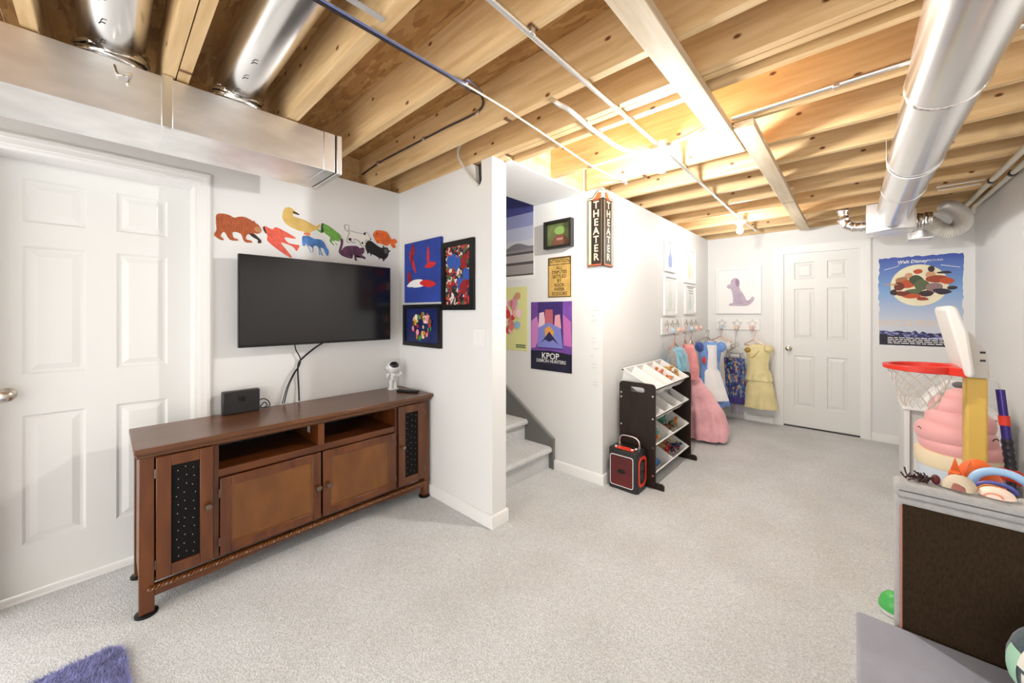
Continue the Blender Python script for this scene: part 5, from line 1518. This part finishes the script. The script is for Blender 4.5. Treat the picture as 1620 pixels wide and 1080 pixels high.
def fill(key, items, where):
    y, zf, wd = BINS[key]
    M0 = Matrix.Translation((-1.106, y, zf)) @ Matrix.Rotation(ANG, 4, 'Y')
    n = len(items)
    for q, (c, kind, s) in enumerate(items):
        cols_ = max(1, int(math.ceil(n / 3)))
        gx = -0.07 - 0.075 * (q % 3) + rt.uniform(-.012, .012)
        gy = (-wd / 2 + 0.055 + (wd - 0.11) * ((q // 3 + 0.5) / cols_)) + rt.uniform(-.015, .015)
        lift = -0.090 + (0.022 if q % 2 else 0.0) + (0.03 if n > 8 else 0.012)
        p = M0 @ Vector((gx, gy, lift))
        mb = toy(kind, s, rt).xf(Matrix.Rotation(rt.uniform(0, 6.28), 4, 'Z') @ Matrix.Rotation(rt.uniform(-.4, .4), 4, 'X'))
        o = mb.build('toy_figure', mat('toy_' + c, srgb(*TC[c]), 0.4), None, world=False)
        o.location = p
        kn = ('four-legged', 'curled snake-like', 'upright stubby')[kind]
        tag(o, 'small %s %s plastic toy in %s' % (c, kn, where), 'toy figure', 'small toys in the organizer bins')


fill((0, 2), [('coral', 1, 0.07), ('coral', 0, 0.07), ('orange', 1, 0.07), ('orange', 0, 0.06), ('coral', 2, 0.07)], 'top row bin third from the red speaker')
fill((0, 3), [('brown', 2, 0.085), ('gold', 0, 0.085), ('brown', 1, 0.085), ('gold', 2, 0.08)], 'top row bin nearest the hanging gowns')
fill((0, 1), [('green', 1, 0.045)], 'top row bin second from the red speaker')
fill((1, 3), [('grey', 0, 0.07), ('grey', 2, 0.06)], 'second row bin nearest the hanging gowns')
fill((2, 0), [('orange', 0, 0.085), ('teal', 0, 0.085), ('orange', 2, 0.08), ('teal', 2, 0.07), ('brown', 0, 0.08), ('orange', 1, 0.08)], 'third row bin beside the red speaker')
fill((2, 1), [('brown', 0, 0.09), ('green', 0, 0.09), ('brown', 2, 0.08), ('green', 1, 0.085), ('teal', 0, 0.08), ('black', 1, 0.08), ('orange', 0, 0.085)], 'third row bin beside the pink gown')
fill((3, 1), [('red', 2, 0.07), ('gold', 2, 0.065), ('cream', 2, 0.065), ('navy', 2, 0.06), ('gold', 1, 0.07), ('black', 2, 0.065), ('red', 0, 0.07), ('orange', 2, 0.065), ('gold', 0, 0.07), ('navy', 0, 0.07), ('brown', 2, 0.065), ('red', 1, 0.07), ('grey', 2, 0.065), ('cream', 0, 0.07), ('green', 2, 0.065)],
     'lowest row bin beside the pink gown')
y, zf, wd = BINS[(3, 0)]
M0 = Matrix.Translation((-1.106, y, zf)) @ Matrix.Rotation(ANG, 4, 'Y')
o = MB().box(-0.20, -0.06, 0.0, 0.13, -0.098, -0.055).xf(M0).build('toy_box', mat('toy_blue', srgb(60, 128, 204), 0.4), None, bevel=0.006)
tag(o, 'flat blue plastic toy in lowest bin beside the red speaker', 'toy')

# ------------------------------------------------------------------ portable speaker
spk = thing('portable_speaker', 'black portable party speaker with dark red grille and handle', 'speaker', (-1.276, 2.69, 0))
SX0, SX1, SY0, SY1, SH = -1.394, -1.158, 2.618, 2.782, 0.300
MB().prism(rrect(SX0, SX1, SY0, SY1, 0.028), onZ(0.0005), 0.0, SH).build('cabinet', mat('speaker_black', (0.016, 0.015, 0.015), 0.42), spk, bevel=0.008)
fr = onY(SY0)
MB().prism(rrect(SX0 + 0.020, SX1 - 0.032, 0.030, 0.262, 0.018), fr, 0.0006, 0.005, hole=rrect(SX0 + 0.024, SX1 - 0.036, 0.034, 0.258, 0.015)).build('trim_ring', M_white, spk, smooth=False)
MB().prism(rrect(SX0 + 0.024, SX1 - 0.036, 0.034, 0.258, 0.015), fr, 0.0006, 0.003).build('grille', mat('grille_red', srgb(96, 10, 8), 0.5, var=0.35, vscale=5, bump=0.4, bscale=400), spk, smooth=False)
MB().prism(spoly([(-1.315, 0.142), (-1.295, 0.157), (-1.265, 0.157), (-1.250, 0.142), (-1.265, 0.130), (-1.30, 0.130)], 3), fr, 0.0032, 0.0045).build('badge', M_black, spk, smooth=False)
frx = onX(SX1)
M_sred = plain('speaker_red', 226, 62, 40, 0.4)
MB().prism(rrect(2.632, 2.768, 0.045, 0.262, 0.045), frx, 0.0003, 0.004, hole=rrect(2.650, 2.750, 0.065, 0.242, 0.038)).build('side_ring', M_sred, spk, smooth=False)
MB().prism(rrect(2.651, 2.749, 0.066, 0.241, 0.038), frx, 0.0003, 0.0015).build('side_grille', M_black, spk, smooth=False)
for z in (0.11, 0.19):
    MB().lathe([(0.036, 0.0017), (0.034, 0.005), (0.012, 0.003), (0.001, 0.006)], (SX1, 2.70, z), 'x', 18).build('woofer', mat('woofer', (0.04, 0.04, 0.045), 0.3), spk)
B(SX0 + 0.045, SX1 - 0.045, 2.640, 2.700, SH + 0.0007, SH + 0.005).build('control_plate', M_sred, spk, bevel=0.003)
for x, y in ((-1.345, 2.656), (-1.215, 2.656), (-1.20, 2.69)):
    MB().lathe([(0.011, 0.0), (0.011, 0.010), (0.009, 0.013), (0.001, 0.0135)], (x, y, SH + 0.0052), 'z', 16).build('dial', M_chrome, spk)
B(-1.30, -1.24, 2.715, 2.728, SH + 0.0007, SH + 0.003).build('slot', M_black, spk, smooth=False)
MB().tube(smoothpath([(-1.355, 2.742, SH), (-1.355, 2.742, SH + 0.045), (-1.335, 2.742, SH + 0.072), (-1.28, 2.742, SH + 0.078), (-1.225, 2.742, SH + 0.072), (-1.200, 2.742, SH + 0.045), (-1.200, 2.742, SH)], 6), 0.0065, 10).build('handle', M_chrome, spk)
for x in (-1.355, -1.20):
    MB().lathe([(0.012, 0), (0.011, 0.012), (0.007, 0.014)], (x, 2.742, SH + 0.0008), 'z', 14).build('handle_socket', M_chrome, spk)

# ------------------------------------------------------------------ toy basketball hoop
HX, HY = 0.455, 3.0
hoop = thing('basketball_hoop', 'toy basketball hoop with yellow post and red rim', 'basketball hoop', (HX, HY, 0))
M_hy = plain('hoop_yellow', 214, 176, 84, 0.45)
M_hw = plain('hoop_white', 226, 222, 216, 0.4)
B(HX - 0.034, HX + 0.038, HY - 0.045, HY + 0.045, 0.11, 1.005).build('post', M_hy, hoop, bevel=0.010)
MB().prism(rrect(0.30, 0.66, 2.82, 3.10, 0.06), onZ(0.0005), 0, 0.109).build('base', plain('hoop_blue', 60, 90, 150, 0.45), hoop, bevel=0.02)
bd = [(0.338, 1.352), (0.352, 1.372), (0.372, 1.362), (0.405, 1.26), (0.43, 1.225), (0.47, 1.16), (0.492, 1.08), (0.494, 1.006), (0.418, 1.006), (0.408, 1.03)]
MB().prism([(0.338, 1.352), (0.350, 1.370), (0.376, 1.360), (0.412, 1.24), (0.432, 1.04), (0.424, 1.012), (0.404, 1.02)], lambda u, v, d: (u, d, v), HY - 0.17, HY + 0.19).build('backboard', M_hw, hoop, bevel=0.012)
MB().prism([(0.41, 1.26), (0.445, 1.215), (0.478, 1.15), (0.490, 1.08), (0.494, 1.006), (0.425, 1.006)], lambda u, v, d: (u, d, v), HY - 0.075, HY + 0.075).build('bracket', plain('hoop_grey', 196, 190, 182, 0.45), hoop, bevel=0.008)
for z in (1.16, 1.12):
    B(0.462, 0.480, HY - 0.0775, HY - 0.0752, z - 0.03, z - 0.020).build('slot', M_darkgap, hoop, smooth=False)
M_hr = plain('hoop_red', 214, 50, 34, 0.35)
cxr, rr, zr = 0.265, 0.128, 1.035
outer, inner = [], []
mb = MB()
N = 40
vs, fs = [], []
for k in range(N):
    a = 2 * math.pi * k / N
    c_, s_ = math.cos(a), math.sin(a)
    hgt = 0.024 + 0.020 * (0.5 + 0.5 * c_)
    for rad, z in ((rr + 0.014, zr - hgt / 2), (rr + 0.016, zr + hgt / 2), (rr - 0.010, zr + hgt / 2), (rr - 0.012, zr - hgt / 2)):
        vs.append((cxr + rad * c_, HY + rad * s_, z))
for k in range(N):
    l = (k + 1) % N
    for q in range(4):
        w_ = (q + 1) % 4
        fs.append((4 * k + q, 4 * l + q, 4 * l + w_, 4 * k + w_))
mb.add(vs, fs)
mb.build('rim', M_hr, hoop, bevel=0.004)
MB().prism([(0.345, HY - 0.10), (0.412, HY - 0.155), (0.412, HY + 0.155), (0.345, HY + 0.10), (0.392, HY)], onZ(1.014), 0, 0.042).build('rim_bracket', M_hr, hoop, bevel=0.004)
net = MB()
ns = 12
for k in range(ns):
    for dr in (1, -1):
        pts = []
        for j in range(9):
            t = j / 8
            a = 2 * math.pi * (k / ns) + dr * t * 1.6
            rad = 0.122 * (1 - 0.5 * t)
            pts.append((cxr + rad * math.cos(a), HY + rad * math.sin(a), 1.018 - 0.20 * t))
        net.tube(pts, 0.0018, 4)
net.build('net', plain('net_string', 206, 196, 186), hoop, kind='stuff')

# ------------------------------------------------------------------ ice-cream swirl seat
sw_ = thing('ice_cream_seat', 'big pink ice cream swirl cushion in pale cone behind yellow post', 'cushion', (0.475, 3.55, 0))
CX, CY = 0.470, 3.55
M_sp = mat('swirl_pink', srgb(240, 176, 176), 0.5, sheen=0.3, bump=0.04, bscale=6)
MB().lathe([(0.10, 0.001), (0.125, 0.03), (0.155, 0.25), (0.172, 0.40), (0.174, 0.46), (0.15, 0.47), (0.001, 0.47)], (CX, CY, 0), 'z', 40).build('cone', mat('cone_pale', srgb(214, 224, 236), 0.6, var=0.06, vscale=5), sw_)
MB().lathe([(0.1725, 0.385), (0.178, 0.40), (0.180, 0.45), (0.178, 0.475), (0.16, 0.48), (0.08, 0.482)], (CX, CY, 0), 'z', 40).build('cone_rim', plain('cone_cream', 246, 230, 196), sw_)
zc = 0.515
for k, (R_, h_) in enumerate(((0.178, 0.050), (0.172, 0.068), (0.146, 0.074), (0.108, 0.062))):
    prof = []
    for q in range(13):
        a = -math.pi / 2 + math.pi * q / 12
        prof.append((max(0.02, R_ - h_ * 0.8 + h_ * 0.8 * math.cos(a)), h_ * math.sin(a)))
    mb = MB().lathe(prof, (0, 0, 0), 'z', 44)
    mb.xf(Matrix.Translation((CX + 0.01 * (-1) ** k, CY, zc)) @ Matrix.Rotation(math.radians(5), 4, 'Y') @ Matrix.Rotation(math.radians(4 * (-1) ** k), 4, 'X'))
    mb.build('swirl_coil', M_sp, sw_)
    zc += h_ * (1.25 if k < 2 else 1.15)
MB().ell((CX + 0.01, CY, zc + 0.0), (0.062, 0.062, 0.05), 20, 10).build('swirl_tip', M_sp, sw_)
zz = 0.60
for a0 in (203, 318):
    pts = []
    for q in range(7):
        a = math.radians(a0 + (q - 3) * 2.2)
        pts.append((CX + 0.176 * math.cos(a), CY + 0.176 * math.sin(a), zz + 0.012 * math.cos((q - 3) / 3 * 1.5)))
    MB().tube(pts, 0.003, 5).build('eye', P_black, sw_)

# white play kitchen with a small white toy on top
pk = thing('play_kitchen', 'white wooden play kitchen partly hidden behind pink swirl', 'toy kitchen', (0.52, 4.3, 0))
B(0.285, 0.315, 4.10, 4.55, 0.0005, 0.60).build('side_panel', M_trim, pk, bevel=0.004)
B(0.72, 0.75, 4.10, 4.55, 0.0005, 0.60).build('side_panel', M_trim, pk, bevel=0.004)
B(0.272, 0.76, 4.08, 4.56, 0.6005, 0.625).build('worktop', M_trim, pk, bevel=0.006)
B(0.3155, 0.7195, 4.13, 4.54, 0.03, 0.60).build('carcass', plain('kitchen_grey', 210, 206, 202), pk, smooth=False)
B(0.335, 0.52, 4.112, 4.1295, 0.06, 0.45).build('door', M_trim, pk, bevel=0.004)
B(0.53, 0.70, 4.112, 4.1295, 0.06, 0.45).build('door', M_trim, pk, bevel=0.004)
for k, c in enumerate(((150, 40, 30), (60, 90, 50), (220, 220, 214))):
    B(0.385 + 0.026 * k, 0.408 + 0.026 * k, 4.122, 4.1295, 0.49, 0.55).build('dial_window', plain('dialw%d' % k, *c), pk, smooth=False)
tm = thing('toy_mixer', 'small white toy appliance with grey round knob on play kitchen', 'toy', (0.5, 4.32, 0.6255))
MB().lathe([(0.10, 0.0), (0.11, 0.02), (0.10, 0.05), (0.07, 0.10), (0.045, 0.14), (0.001, 0.15)], (0.50, 4.32, 0.626), 'z', 24, 1.1, 0.8).build('housing', M_white, tm)
MB().ell((0.575, 4.25, 0.80), (0.035, 0.02, 0.025), 14, 8).build('knob', plain('knob_grey', 110, 104, 106), tm)
B(0.50, 0.64, 4.26, 4.36, 0.765, 0.83).build('head', M_white, tm, bevel=0.015)
for k in range(7):
    B(0.47 + 0.012 * k, 0.476 + 0.012 * k, 4.222, 4.226, 0.70, 0.74).build('vent_slot', plain('slot_grey', 150, 148, 146), tm, smooth=False)

# toy stick vacuum leaning at the right wall
vc = thing('toy_vacuum', 'toy stick vacuum with purple wand and red base by right wall', 'toy vacuum', (0.61, 3.21, 0))
va = Vector((0.585, 3.27, 0.925))
vb = Vector((0.612, 3.22, 0.50))
ln = lambda t: tuple(va.lerp(vb, t))
MB().tube([ln(0.02), ln(0.34)], 0.017, 14).build('wand', mat('vacuum_purple', srgb(70, 58, 140), 0.2, 0.5), vc)
MB().tube([ln(0.34), ln(0.46)], 0.021, 14).build('collar', plain('vacuum_red', 220, 58, 40, 0.35), vc)
MB().tube([ln(0.46), ln(0.62)], 0.018, 14).build('wand', mat('vacuum_purple', srgb(70, 58, 140), 0.2, 0.5), vc)
gr = MB()
gr.tube([ln(0.62 + 0.026 * k) for k in range(15)], 0.03, 14, rfun=lambda i: 0.022 if i % 3 else 0.019)
gr.build('cyclone_bin', mat('vacuum_black', (0.02, 0.018, 0.03), 0.25), vc)
MB().ell((0.605, 3.215, 0.478), (0.055, 0.05, 0.034), 18, 10).build('motor_head', plain('vacuum_red', 220, 58, 40, 0.35), vc)
MB().ell((0.645, 3.215, 0.462), (0.035, 0.045, 0.032), 14, 8).build('motor_head', plain('vacuum_red', 220, 58, 40, 0.35), vc)
MB().tube([(0.61, 3.215, 0.46), (0.62, 3.20, 0.03)], 0.018, 12).build('lower_tube', mat('vacuum_black', (0.02, 0.018, 0.03), 0.25), vc)
B(0.53, 0.70, 3.14, 3.22, 0.0005, 0.03).build('floor_head', plain('vacuum_red', 220, 58, 40, 0.35), vc, bevel=0.008)
MB().tube(smoothpath([ln(0.02), (0.58, 3.28, 0.955), (0.545, 3.29, 0.965), (0.50, 3.30, 0.95)], 5), 0.006, 8).build('top_handle', M_white, vc)
tc_ = thing('tan_cushion', 'tan cushion leaning on right wall behind toy vacuum', 'cushion', (0.785, 3.55, 0))
MB().ell((0.79, 3.55, 0.30), (0.034, 0.12, 0.30), 20, 14).build('pad', cloth('tan_cloth', 176, 160, 130, 0.08), tc_)

# ------------------------------------------------------------------ grey ottomans
M_grey = mat('grey_linen', srgb(168, 166, 164), 0.85, var=0.08, vscale=60, bump=0.25, bscale=260, sheen=0.2)
M_greyb = mat('grey_velvet', srgb(150, 152, 164), 0.8, var=0.07, vscale=9, bump=0.12, bscale=240, sheen=0.3)
M_under = mat('dark_underside', srgb(52, 40, 28), 0.95, spec=0.1, var=0.22, vscale=70, bump=0.2, bscale=300, stretch=(3, 1, 1))
bx_ = thing('upright_cushion_panel', 'upright grey upholstered panel with dark brown lining behind the bench', 'panel', (0.37, 1.64, 0))
BX0, BX1, BY0, BY1, BT = 0.094, 0.66, 1.600, 1.675, 0.828
B(BX0, BX1, BY0 + 0.006, BY1, 0.0005, BT - 0.047).build('pad', M_grey, bx_, bevel=0.010, seg=3)
B(BX0 + 0.014, BX1 - 0.02, BY0 - 0.0005, BY0 + 0.0055, 0.004, BT - 0.066).build('lining', M_under, bx_, smooth=False)
B(BX0 - 0.003, BX1 + 0.003, BY0 - 0.004, BY1 + 0.002, BT - 0.046, BT - 0.001).build('top_roll', M_grey, bx_, bevel=0.014, seg=4)
MB().tube([(BX0 + 0.006, BY0 - 0.004, BT - 0.024), (BX1, BY0 - 0.004, BT - 0.024)], 0.002, 6).build('seam', plain('seam_grey', 92, 90, 88), bx_)
MB().tube([(BX0 + 0.011, BY0 - 0.001, 0.01), (BX0 + 0.011, BY0 - 0.001, BT - 0.07)], 0.003, 6).build('piping', plain('piping_rose', 176, 120, 112), bx_)
bk_ = thing('toy_basket', 'grey fabric toy basket standing behind the upright panel', 'basket', (0.42, 1.84, 0))
for x0, x1, y0, y1 in ((0.20, 0.215, 1.70, 1.98), (0.625, 0.64, 1.70, 1.98), (0.215, 0.625, 1.70, 1.715), (0.215, 0.625, 1.965, 1.98)):
    B(x0, x1, y0, y1, 0.0005, 0.70).build('wall', M_grey, bk_, bevel=0.003)
B(0.2155, 0.6245, 1.7155, 1.9645, 0.62, 0.69).build('fill_board', M_grey, bk_, smooth=False)
bn = thing('bench_ottoman', 'low blue grey upholstered bench in front of the upright panel', 'ottoman', (0.24, 1.05, 0))
B(0.010, 0.47, 0.55, 1.592, 0.045, 0.375).build('body', M_grey, bn, bevel=0.012, seg=3)
B(0.006, 0.474, 0.546, 1.594, 0.3755, 0.400).build('cushion', M_greyb, bn, bevel=0.010, seg=3)
for x in (0.05, 0.43):
    for y in (0.6, 1.54):
        MB().lathe([(0.02, 0.0005), (0.024, 0.0445)], (x, y, 0), 'z', 12).build('foot', M_black, bn)

# plush ball on the bench
pl_ = thing('plush_pillow', 'round dark teal plush pillow with white and mint patches on bench', 'plush', (0.36, 1.42, 0.40))
pc, pr = Vector((0.385, 1.44, 0.515)), Vector((0.118, 0.118, 0.113))
MB().ell(pc, pr, 28, 18).build('body', cloth('plush_teal', 44, 66, 74, 0.2, 20), pl_)


def patch(a0, a1, e0, e1, m, k=1.015, name='patch'):
    mb = MB()
    vs, fs = [], []
    n = 6
    for i in range(n + 1):
        for j in range(n + 1):
            a = math.radians(a0 + (a1 - a0) * i / n)
            e = math.radians(e0 + (e1 - e0) * j / n)
            vs.append((pc.x + pr.x * k * math.cos(e) * math.cos(a), pc.y + pr.y * k * math.cos(e) * math.sin(a), pc.z + pr.z * k * math.sin(e)))
    for i in range(n):
        for j in range(n):
            q = i * (n + 1) + j
            fs.append((q, q + 1, q + n + 2, q + n + 1))
    mb.add(vs, fs)
    return mb.build(name, m, pl_)


P_mint = plain('plush_mint', 168, 214, 186)
P_pale = plain('plush_white', 232, 230, 218)
patch(200, 226, 8, 42, P_pale)
patch(206, 236, -26, 4, P_pale)
patch(232, 252, 14, 50, P_mint)
patch(240, 268, -30, 6, P_pale)
patch(180, 200, -16, 22, P_mint)
patch(214, 222, -12, -2, P_black, 1.022)
patch(228, 233, -20, -8, P_black, 1.022)
patch(176, 262, -52, -34, plain('plush_steel', 110, 134, 150))

# dress-up pieces on top of the box
TZ2 = BT + 0.0005
TB = 0.69


def shell(cx, cy, z, rx, ry, rz, a0, a1, e0, e1, th=0.004, n=14, rot=0.0, wav=0.0, nw=3):
    """curved open shell, part of an ellipsoid, with thickness"""
    mb = MB()
    vs, fs = [], []
    for L_ in (1.0, 1.0 - th / max(rx, 0.02)):
        for i in range(n + 1):
            for j in range(n + 1):
                a = math.radians(a0 + (a1 - a0) * i / n) + rot
                e = math.radians(e0 + (e1 - e0) * j / n)
                w_ = 1 + wav * math.sin(nw * a) * (1 - j / n)
                vs.append((cx + rx * L_ * w_ * math.cos(e) * math.cos(a), cy + ry * L_ * w_ * math.cos(e) * math.sin(a), z + rz * L_ * math.sin(e)))
    N = (n + 1) ** 2
    for s_ in (0, 1):
        for i in range(n):
            for j in range(n):
                q = s_ * N + i * (n + 1) + j
                fs.append((q, q + 1, q + n + 2, q + n + 1))
    edge = [(i * (n + 1)) for i in range(n + 1)]
    edge2 = [i * (n + 1) + n for i in range(n + 1)]
    e3 = list(range(n + 1))
    e4 = [n * (n + 1) + j for j in range(n + 1)]
    for E_ in (edge, edge2, e3, e4):
        for q, r_ in zip(E_, E_[1:]):
            fs.append((q, r_, N + r_, N + q))
    return mb.add(vs, fs)


tw = thing('twig_bundle', 'dark brown spiky twig bundle on corner of the upright panel', 'costume piece', (0.14, 1.65, TZ2))
rb = random.Random(5)
mb = MB()
for k in range(26):
    x, y = rb.uniform(0.115, 0.165), rb.uniform(1.625, 1.665)
    a = rb.uniform(0, 6.28)
    L_ = rb.uniform(0.015, 0.030)
    mb.tube([(x, y, TZ2 + 0.003), (x + L_ * 0.5 * math.cos(a), y + L_ * 0.5 * math.sin(a), TZ2 + 0.010), (x + L_ * math.cos(a), y + L_ * 0.6 * math.sin(a), TZ2 + rb.uniform(0.008, 0.026))], 0.0022, 4)
mb.build('twigs', plain('twig_dark', 52, 22, 20), tw)
mb = MB().ell((0.178, 1.645, TZ2 + 0.014), (0.010, 0.014, 0.0138), 12, 8)
mb.build('berry', plain('berry_red', 92, 20, 24), tw)
om = thing('orange_mask', 'orange foam animal mask with pointed ears in toy basket', 'mask', (0.265, 1.83, TB))
M_om = plain('mask_orange', 232, 104, 34, 0.6)
shell(0.285, 1.83, TB + 0.001, 0.068, 0.062, 0.185, 0, 360, 3, 88, 0.005, 20).build('face', M_om, om)
for x in (0.232, 0.262):
    MB().add([(x - 0.016, 1.765, TB + 0.13), (x + 0.016, 1.765, TB + 0.13), (x, 1.775, TB + 0.195), (x - 0.012, 1.80, TB + 0.13), (x + 0.012, 1.80, TB + 0.13)], [(0, 1, 2), (3, 2, 4), (0, 2, 3), (1, 4, 2), (0, 3, 4, 1)]).build('ear', M_om, om, smooth=False)
MB().tube(smoothpath([(0.232, 1.775, TB + 0.004), (0.230, 1.76, TB + 0.10), (0.228, 1.752, TB + 0.155)], 3), 0.012, 8).build('cuff', M_om, om)
hm_ = thing('beige_mask', 'beige hollow shell mask lying on the upright panel edge', 'mask', (0.22, 1.64, TZ2))
shell(0.222, 1.642, TZ2 + 0.001, 0.034, 0.030, 0.040, 150, 390, 4, 86, 0.004, 16, wav=0.12, nw=4).build('shell', plain('mask_beige', 206, 190, 164, 0.6), hm_)
shell(0.222, 1.638, TZ2 + 0.001, 0.0325, 0.0300, 0.028, 235, 285, 8, 70, 0.003, 10).build('lining', plain('mask_pinkish', 150, 92, 80, 0.6), hm_)
gb = thing('blue_goggles', 'light blue toy goggles headband in toy basket', 'goggles', (0.34, 1.76, TB))
M_sky2 = plain('toy_sky', 164, 204, 240, 0.4)
pts = [(0.318 + 0.055 * math.cos(math.radians(a)), 1.76 + 0.01 * math.sin(math.radians(a)), TB + 0.13 + 0.045 * math.sin(math.radians(a))) for a in range(0, 181, 12)]
MB().tube([(0.373, 1.76, TB + 0.014)] + pts + [(0.263, 1.76, TB + 0.014)], 0.011, 10).build('band', M_sky2, gb)
pts = [(0.305 + 0.036 * math.cos(math.radians(a)), 1.742, TB + 0.125 + 0.022 * math.sin(math.radians(a))) for a in range(0, 181, 15)]
MB().tube(pts, 0.006, 8).build('inner_band', plain('toy_violet', 96, 104, 190, 0.4), gb)
for x, s_ in ((0.375, 0.014), (0.402, 0.010), (0.420, 0.008)):
    MB().lathe([(s_, 0.0), (s_, -0.010), (s_ * 0.7, -0.012), (s_ * 0.6, -0.006), (0.001, -0.006)], (x, 1.738, TB + 0.148 - (x - 0.375) * 0.25), 'y', 18).build('lens', plain('toy_lens', 96, 160, 224, 0.2), gb)
MB().prism([(0.355, TB + 0.10), (0.355, TB + 0.165), (0.38, TB + 0.170), (0.435, TB + 0.150), (0.435, TB + 0.10)], lambda u, v, d: (u, d, v), 1.739, 1.760).build('lens_bar', M_sky2, gb, bevel=0.006)
pm = thing('peach_mask', 'peach and white half mask on the upright panel edge', 'mask', (0.285, 1.64, TZ2))
shell(0.288, 1.642, TZ2 + 0.001, 0.034, 0.030, 0.026, 170, 370, 4, 86, 0.004, 14).build('face', plain('mask_peach', 244, 216, 198, 0.5), pm)
pts = [(0.278 + 0.016 * math.cos(math.radians(a)), 1.6115, TZ2 + 0.006 + 0.010 * abs(math.sin(math.radians(a)))) for a in range(0, 181, 18)]
MB().tube(pts, 0.002, 6).build('brow', plain('mask_coral', 226, 138, 114, 0.5), pm)
os_ = thing('orange_slice', 'small amber half disc toy under blue goggles', 'toy', (0.31, 1.70, TB))
MB().prism([(0.295 - 0.030, TB + 0.001), (0.295 + 0.030, TB + 0.001)] + [(0.295 + 0.030 * math.cos(math.radians(a)), TB + 0.115 + 0.030 * math.sin(math.radians(a))) for a in range(0, 181, 15)], lambda u, v, d: (u, d, v), 1.722, 1.730).build('disc', plain('toy_amber', 226, 144, 62, 0.5), os_, smooth=False)
wl = thing('white_lid', 'white plastic lid leaning in toy basket beside goggles', 'lid', (0.40, 1.73, TB))
MB().prism(rrect(0.335, 0.46, TB + 0.001, TB + 0.125, 0.012), lambda u, v, d: (u, d, v), 1.7165, 1.7215).build('plate', M_white, wl, bevel=0.002)
pk2 = thing('pink_ball', 'pink soft ball in toy basket beside the right wall', 'ball', (0.50, 1.82, TB))
MB().ell((0.50, 1.82, TB + 0.072), (0.07, 0.07, 0.07), 18, 12).build('ball', plain('ball_pink', 240, 160, 184, 0.5), pk2)

# green toy behind the bench
gt = thing('green_toy', 'green and white plastic dome toy on floor beside upright panel', 'toy', (0.135, 2.36, 0))
MB().lathe([(0.001, 0.0005), (0.045, 0.0005), (0.052, 0.010), (0.052, 0.022)], (0.135, 2.36, 0), 'z', 24).build('base', M_white, gt)
MB().lathe([(0.053, 0.0222), (0.052, 0.040), (0.044, 0.066), (0.028, 0.086), (0.010, 0.095), (0.001, 0.096)], (0.135, 2.36, 0), 'z', 24).build('cap', plain('toy_bright_green', 82, 190, 96, 0.35), gt)

# shaggy rug ----------------------------------------------------------------
rg_ = thing('shaggy_rug', 'blue violet shaggy rug with rounded corner on carpet', 'rug', (-1.9, -0.4, 0))
RP = rrect(-2.168, -1.2, -1.2, 0.052, 0.075, 8)
M4r = Matrix.Translation((-2.10, 0.03, 0)) @ Matrix.Rotation(math.radians(3), 4, 'Z') @ Matrix.Translation((2.10, -0.03, 0))
M_rug = mat('rug_violet', srgb(138, 140, 190), 0.9, var=0.3, vscale=25, sheen=0.4, spec=0.1)
MB().prism(RP, onZ(0.0005), 0, 0.012).xf(M4r).build('backing', M_rug, rg_)
rr_ = random.Random(2)
mb = MB()
vs, fs = [], []


def inr(x, y):
    dx, dy = max(-2.168 + 0.075 - x, 0, x - (-1.275)), max(-1.125 - y, 0, y - (0.052 - 0.075))
    return dx * dx + dy * dy < 0.075 ** 2 and -2.168 < x < -1.2


for k in range(42000):
    x, y = rr_.uniform(-2.168, -1.2), 0.052 - 0.62 * rr_.random() ** 1.3
    if not inr(x, y):
        continue
    a = rr_.uniform(0, 6.28)
    L_ = rr_.uniform(0.010, 0.022)
    hx, hy = 0.0016 * math.sin(a), -0.0016 * math.cos(a)
    n = len(vs)
    tx, ty = x + L_ * math.cos(a) * 0.8, y + L_ * math.sin(a) * 0.8
    vs += [(x - hx, y - hy, 0.011), (x + hx, y + hy, 0.011), (tx, ty, 0.011 + L_ * rr_.uniform(0.5, 1.0))]
    fs.append((n, n + 1, n + 2))
mb.add(vs, fs).xf(M4r)
mb.build('pile', M_rug, rg_, kind='stuff', smooth=False)
